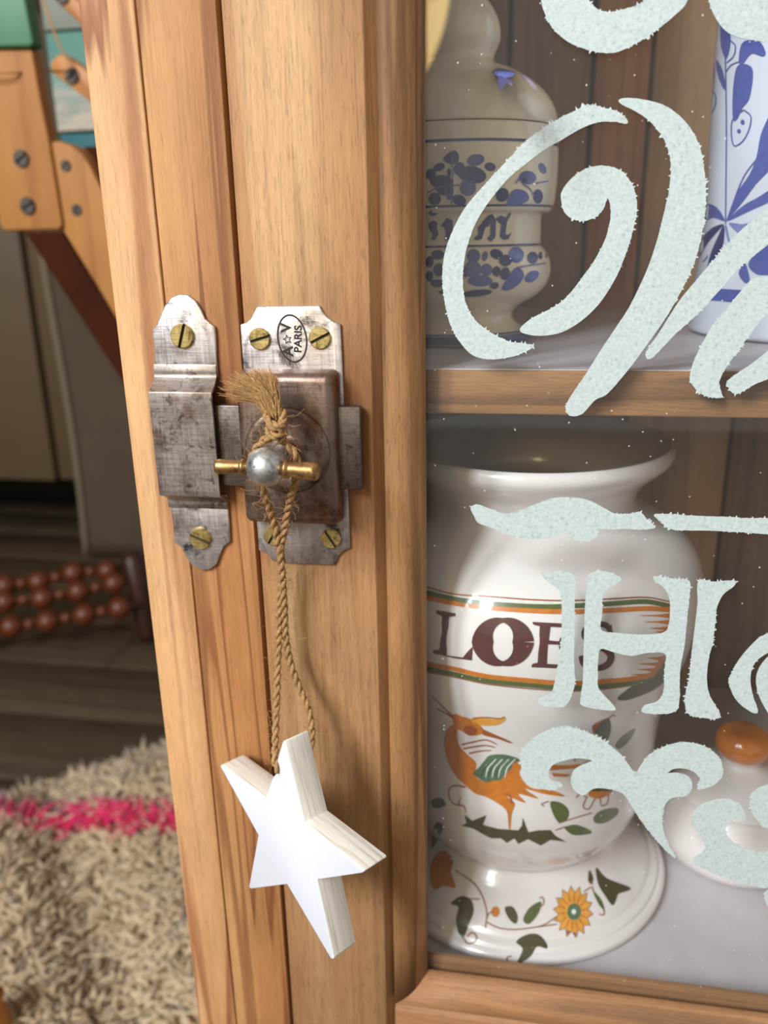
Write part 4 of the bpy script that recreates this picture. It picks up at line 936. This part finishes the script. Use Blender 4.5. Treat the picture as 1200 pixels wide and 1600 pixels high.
# cupboard with a dark gap beneath
yc = 1.25
cz = float(P(60, 748, yc)[2]); cxs = float(P(90, 748, yc)[0]); cxr = float(P(131, 740, yc)[0])
cb = thing('far_cupboard', ((cxr-1.9)/2, yc+0.25, 0), 'dark taupe cupboard with a seam between its doors far back in the shade', 'cupboard')
box('body', (-1.9, yc+0.02, cz), (cxr+0.02, yc+0.5, 1.1), M['taupe'], cb, 0.002)
box('cupboard_door', (cxs+0.006, yc, cz), (cxr+0.02, yc+0.0195, 1.09), M['taupe'], cb, 0.003)
box('cupboard_door', (-1.9, yc, cz-0.004), (cxs-0.006, yc+0.0195, 1.09), M['taupe'], cb, 0.003)
for x in (-1.85, cxr-0.05): box('leg', (x, yc+0.3, 0), (x+0.05, yc+0.35, cz), M['taupe_dark'], cb)
box('toe_board', (-1.9, yc+0.40, 0), (cxr+0.02, yc+0.42, cz), M['taupe_dark'], cb)
# cloth hanging at its side
def cloth(name, x0, x1, y, z0, z1, mat, amp):
    nx, nz = 24, 30; V = []; F = []
    for j in range(nz):
        for i in range(nx):
            u = i/(nx-1); w = j/(nz-1)
            V.append((x0+(x1-x0)*u+0.006*math.sin(w*7)*(1-u), y+amp*math.sin(u*9+w*1.3), z0+(z1-z0)*w))
    for j in range(nz-1):
        for i in range(nx-1): F.append((j*nx+i, j*nx+i+1, (j+1)*nx+i+1, (j+1)*nx+i))
    o = link(name, pydata(name, V, F), mat, None, True)
    s = o.modifiers.new('s', 'SOLIDIFY'); s.thickness = 0.004; return o
g0 = float(P(131, 866, yc-0.03)[2])
cl = tag(cloth('grey_drape', cxr, cxr+0.42, yc-0.03, max(g0, 0.006), 1.0, M['cloth'], 0.006), 'grey drape with a pale hem hanging beside the far cupboard', 'drape')
q = [(cxr+0.006*math.sin(w*7), yc-0.03+0.006*math.sin(w*1.3)-0.003, max(g0, 0.006)+(0.994-max(g0, 0.006))*w) for w in np.linspace(0, 1, 30)]
tubes('hem', [(np.array(q), 0.006)], M['hem'], cl, 8)

# bead roller on the floor
p0 = G(0, 1030); p1 = G(236, 1005); dl = (p1-p0)/np.linalg.norm(p1-p0); nn = np.array([-dl[1], dl[0], 0.0])
def on_plane(px, py, off=0.0):
    d = ray(px, py); o_ = p0+nn*off; t = ((o_-CAM)@nn)/(d@nn); return CAM+d*t
br = thing('bead_rack', tuple(p1), 'low wooden rack of shiny red brown balls threaded on three rods in shade', 'rack')
c3 = lambda x, y: (x/4.2857, 700+y/4.2857)
rows = ([(75,1195),(320,1160),(565,1115),(800,1070)], [(30,1030),(285,1005),(525,960),(765,905)], [(30,920),(260,893),(490,835),(720,820)])
bead_me = None
for ri, rw in enumerate(rows):
    off = 0.03*ri
    pts = [on_plane(*c3(*q), off) for q in rw]
    d = (pts[3]-pts[0])/3; pts = [pts[0]-d*2, pts[0]-d]+pts
    for q in pts:
        r = 0.0185
        if bead_me is None:
            th = np.linspace(-math.pi/2, math.pi/2, 13)
            o = lathe('bead', [(max(r*math.cos(t), 1e-5), r*math.sin(t)) for t in th], (0, 0, 0), (1, 0, 0), M['bead'], None, 20); bead_me = o.data
        else: o = bpy.data.objects.new('bead', bead_me); COL.objects.link(o)
        o.location = tuple(q); adopt(o, br)
    for i in range(len(pts)-1):
        o = bpy.data.objects.new('spacer_bead', bead_me); COL.objects.link(o); o.location = tuple((pts[i]+pts[i+1])/2); o.scale = (.55,)*3; adopt(o, br)
    e1 = pts[-1]+d*0.72
    tubes('rod', [(np.array([pts[0]-d*0.5, (pts[0]+e1)/2, e1]), 0.004)], M['bead_post'], br, 10)
pa = on_plane(222, 1003); pa[2] = 0.0; pt = on_plane(203, 862, 0.05)
pa2 = G(232, 1000)
lathe('end_post', [(0.012, 0), (0.015, 0.01), (0.0145, np.linalg.norm(pt-pa2)*.6), (0.017, np.linalg.norm(pt-pa2)*.9), (0.011, np.linalg.norm(pt-pa2))], pa2, pt-pa2, M['bead_post'], br, 24)
pl0 = on_plane(-180, 1010); pl0[2] = 0
lathe('end_post', [(0.012, 0), (0.015, 0.01), (0.0145, .08), (0.017, .11), (0.011, .12)], pl0, pt-pa2, M['bead_post'], br, 24)

# ------------------------------------------------------------------ shaggy rug with a pink stripe
ea, eb = G(-60, 1300), G(260, 1200); ed = (eb-ea)/np.linalg.norm(eb-ea); en = np.array([ed[1], -ed[0], 0])   # en points towards the viewer
def rug_in(x, y): return x < np.interp(y, [0.0, 0.24, 0.63, 0.9], [-0.15, -0.215, -0.42, -0.56])
def rug_h(x, y):
    s = (np.array([x, y])-ea[:2])@en[:2]; a_ = (np.array([x, y])-ea[:2])@ed[:2]
    q = G(130, 1430); dd = (x-q[0])*0.75+(y-q[1])*0.66      # a furrow running diagonally
    return 0.004+0.018*math.exp(-((s-0.10)/0.10)**2)+0.022*(1-math.exp(-(dd/0.035)**2))*min(1, max(0, s/0.1))
rug = thing('shaggy_rug', tuple((ea+eb)/2+en*0.2), 'shaggy beige rug with a bright pink stripe on the floor', 'rug')
NX, NY = 36, 34; V = []; F = []
for j in range(NY):
    for i in range(NX):
        p = ea-ed*0.35+ed*(i/(NX-1)*0.88)+en*(j/(NY-1)*0.62)
        V.append((p[0], p[1], rug_h(p[0], p[1]) if 0 < j else 0.001))
for j in range(NY-1):
    for i in range(NX-1):
        q = (j*NX+i, j*NX+i+1, (j+1)*NX+i+1, (j+1)*NX+i)
        if all(rug_in(V[k][0], V[k][1]) for k in q): F.append(q)
link('rug_base', pydata('rug_base', V, F), M['pile'], rug, True)
sa, sbp = G(0, 1306, .02), G(270, 1318, .02); sd = (sbp-sa)/np.linalg.norm(sbp-sa); sn = np.array([-sd[1], sd[0], 0])
PV = {0: ([], []), 1: ([], [])}
cnt = 0
while cnt < 24000:
    p = ea-ed*0.22+ed*random.random()*0.72+en*random.random()*0.56
    if cnt > 22900: p = sa+sd*random.uniform(-.05, .3)+sn*random.gauss(0, .005)
    if not rug_in(p[0], p[1]-0.0): continue
    cnt += 1
    s_ = (p-sa)@sn; jit = random.gauss(0, .0016)+0.004*math.sin(((p-sa)@sd)*120)
    k = 1 if abs(s_+jit) < 0.0095 else 0
    V, F = PV[k]
    h = random.uniform(.016, .032)*(1.1 if k else 1); lean = np.array([random.gauss(0, .5), random.gauss(-.25, .5), 0])*h
    w = random.uniform(.0016, .0038); an = random.random()*math.pi; u = np.array([math.cos(an), math.sin(an), 0])*w
    z = rug_h(p[0], p[1]); base = np.array([p[0], p[1], z]); mid = base+lean*.4+np.array([0, 0, h*.65]); tip = base+lean+np.array([0, 0, h*random.uniform(.75, 1.05)])
    cr = np.array([-u[1], u[0], 0])
    b = len(V)
    V += [base-u, base+u*.5+cr*.8, base+u*.5-cr*.8, mid-u*1.25, mid+u*.6+cr, mid+u*.6-cr, tip]
    F += [(b, b+1, b+4, b+3), (b+1, b+2, b+5, b+4), (b+2, b, b+3, b+5), (b+3, b+4, b+6), (b+4, b+5, b+6), (b+5, b+3, b+6)]
for k, nm in ((0, 'pile'), (1, 'pink_stripe')):
    o = link(nm, pydata(nm, *PV[k]), M['pile'] if k == 0 else M['pink'], rug, True); o['kind'] = 'stuff'
    if k: o['label'] = 'bright pink stripe of tufts'
# small turned foot resting on the rug at the corner of the view
c = G(-12, 1606, .05); c[2] = rug_h(c[0], c[1])+0.012
fo = tag(lathe('wooden_peg', [(0.010, 0), (0.013, 0.004), (0.014, 0.02), (0.011, 0.034), (0.013, 0.042), (0.0005, 0.046)], (0, 0, 0), (0, 0, 1), M['amber_wood'], None, 32), 'small brown turned wooden peg standing on the beige rug', 'peg')
fo.location = tuple(c)

# ------------------------------------------------------------------ added uplighter, out of view, put in for the warm reflection in the pane
lp = thing('added_lamp', (-0.34, -1.6, 0), 'added lit lamp out of view, its warm bowl shade mirrored in the glass', 'lamp')
lathe('base', [(0.13, 0), (0.13, 0.015), (0.03, 0.03), (0.012, 0.05)], (-0.34, -1.6, 0), (0, 0, 1), M['added_lamp_metal'], lp, 40)
lathe('pole', [(0.012, 0.05), (0.012, 0.90)], (-0.34, -1.6, 0), (0, 0, 1), M['added_lamp_metal'], lp, 20)
sh = [tuple(q) for q in spl([(0.012, 0.88), (0.06, 0.90), (0.115, 0.96), (0.15, 1.04), (0.165, 1.14)], 5)]
lathe('shade', sh+[(r-0.004, z) for r, z in sh[::-1] if r > 0.02], (-0.34, -1.6, 0), (0, 0, 1), M['shade'], lp, 48)
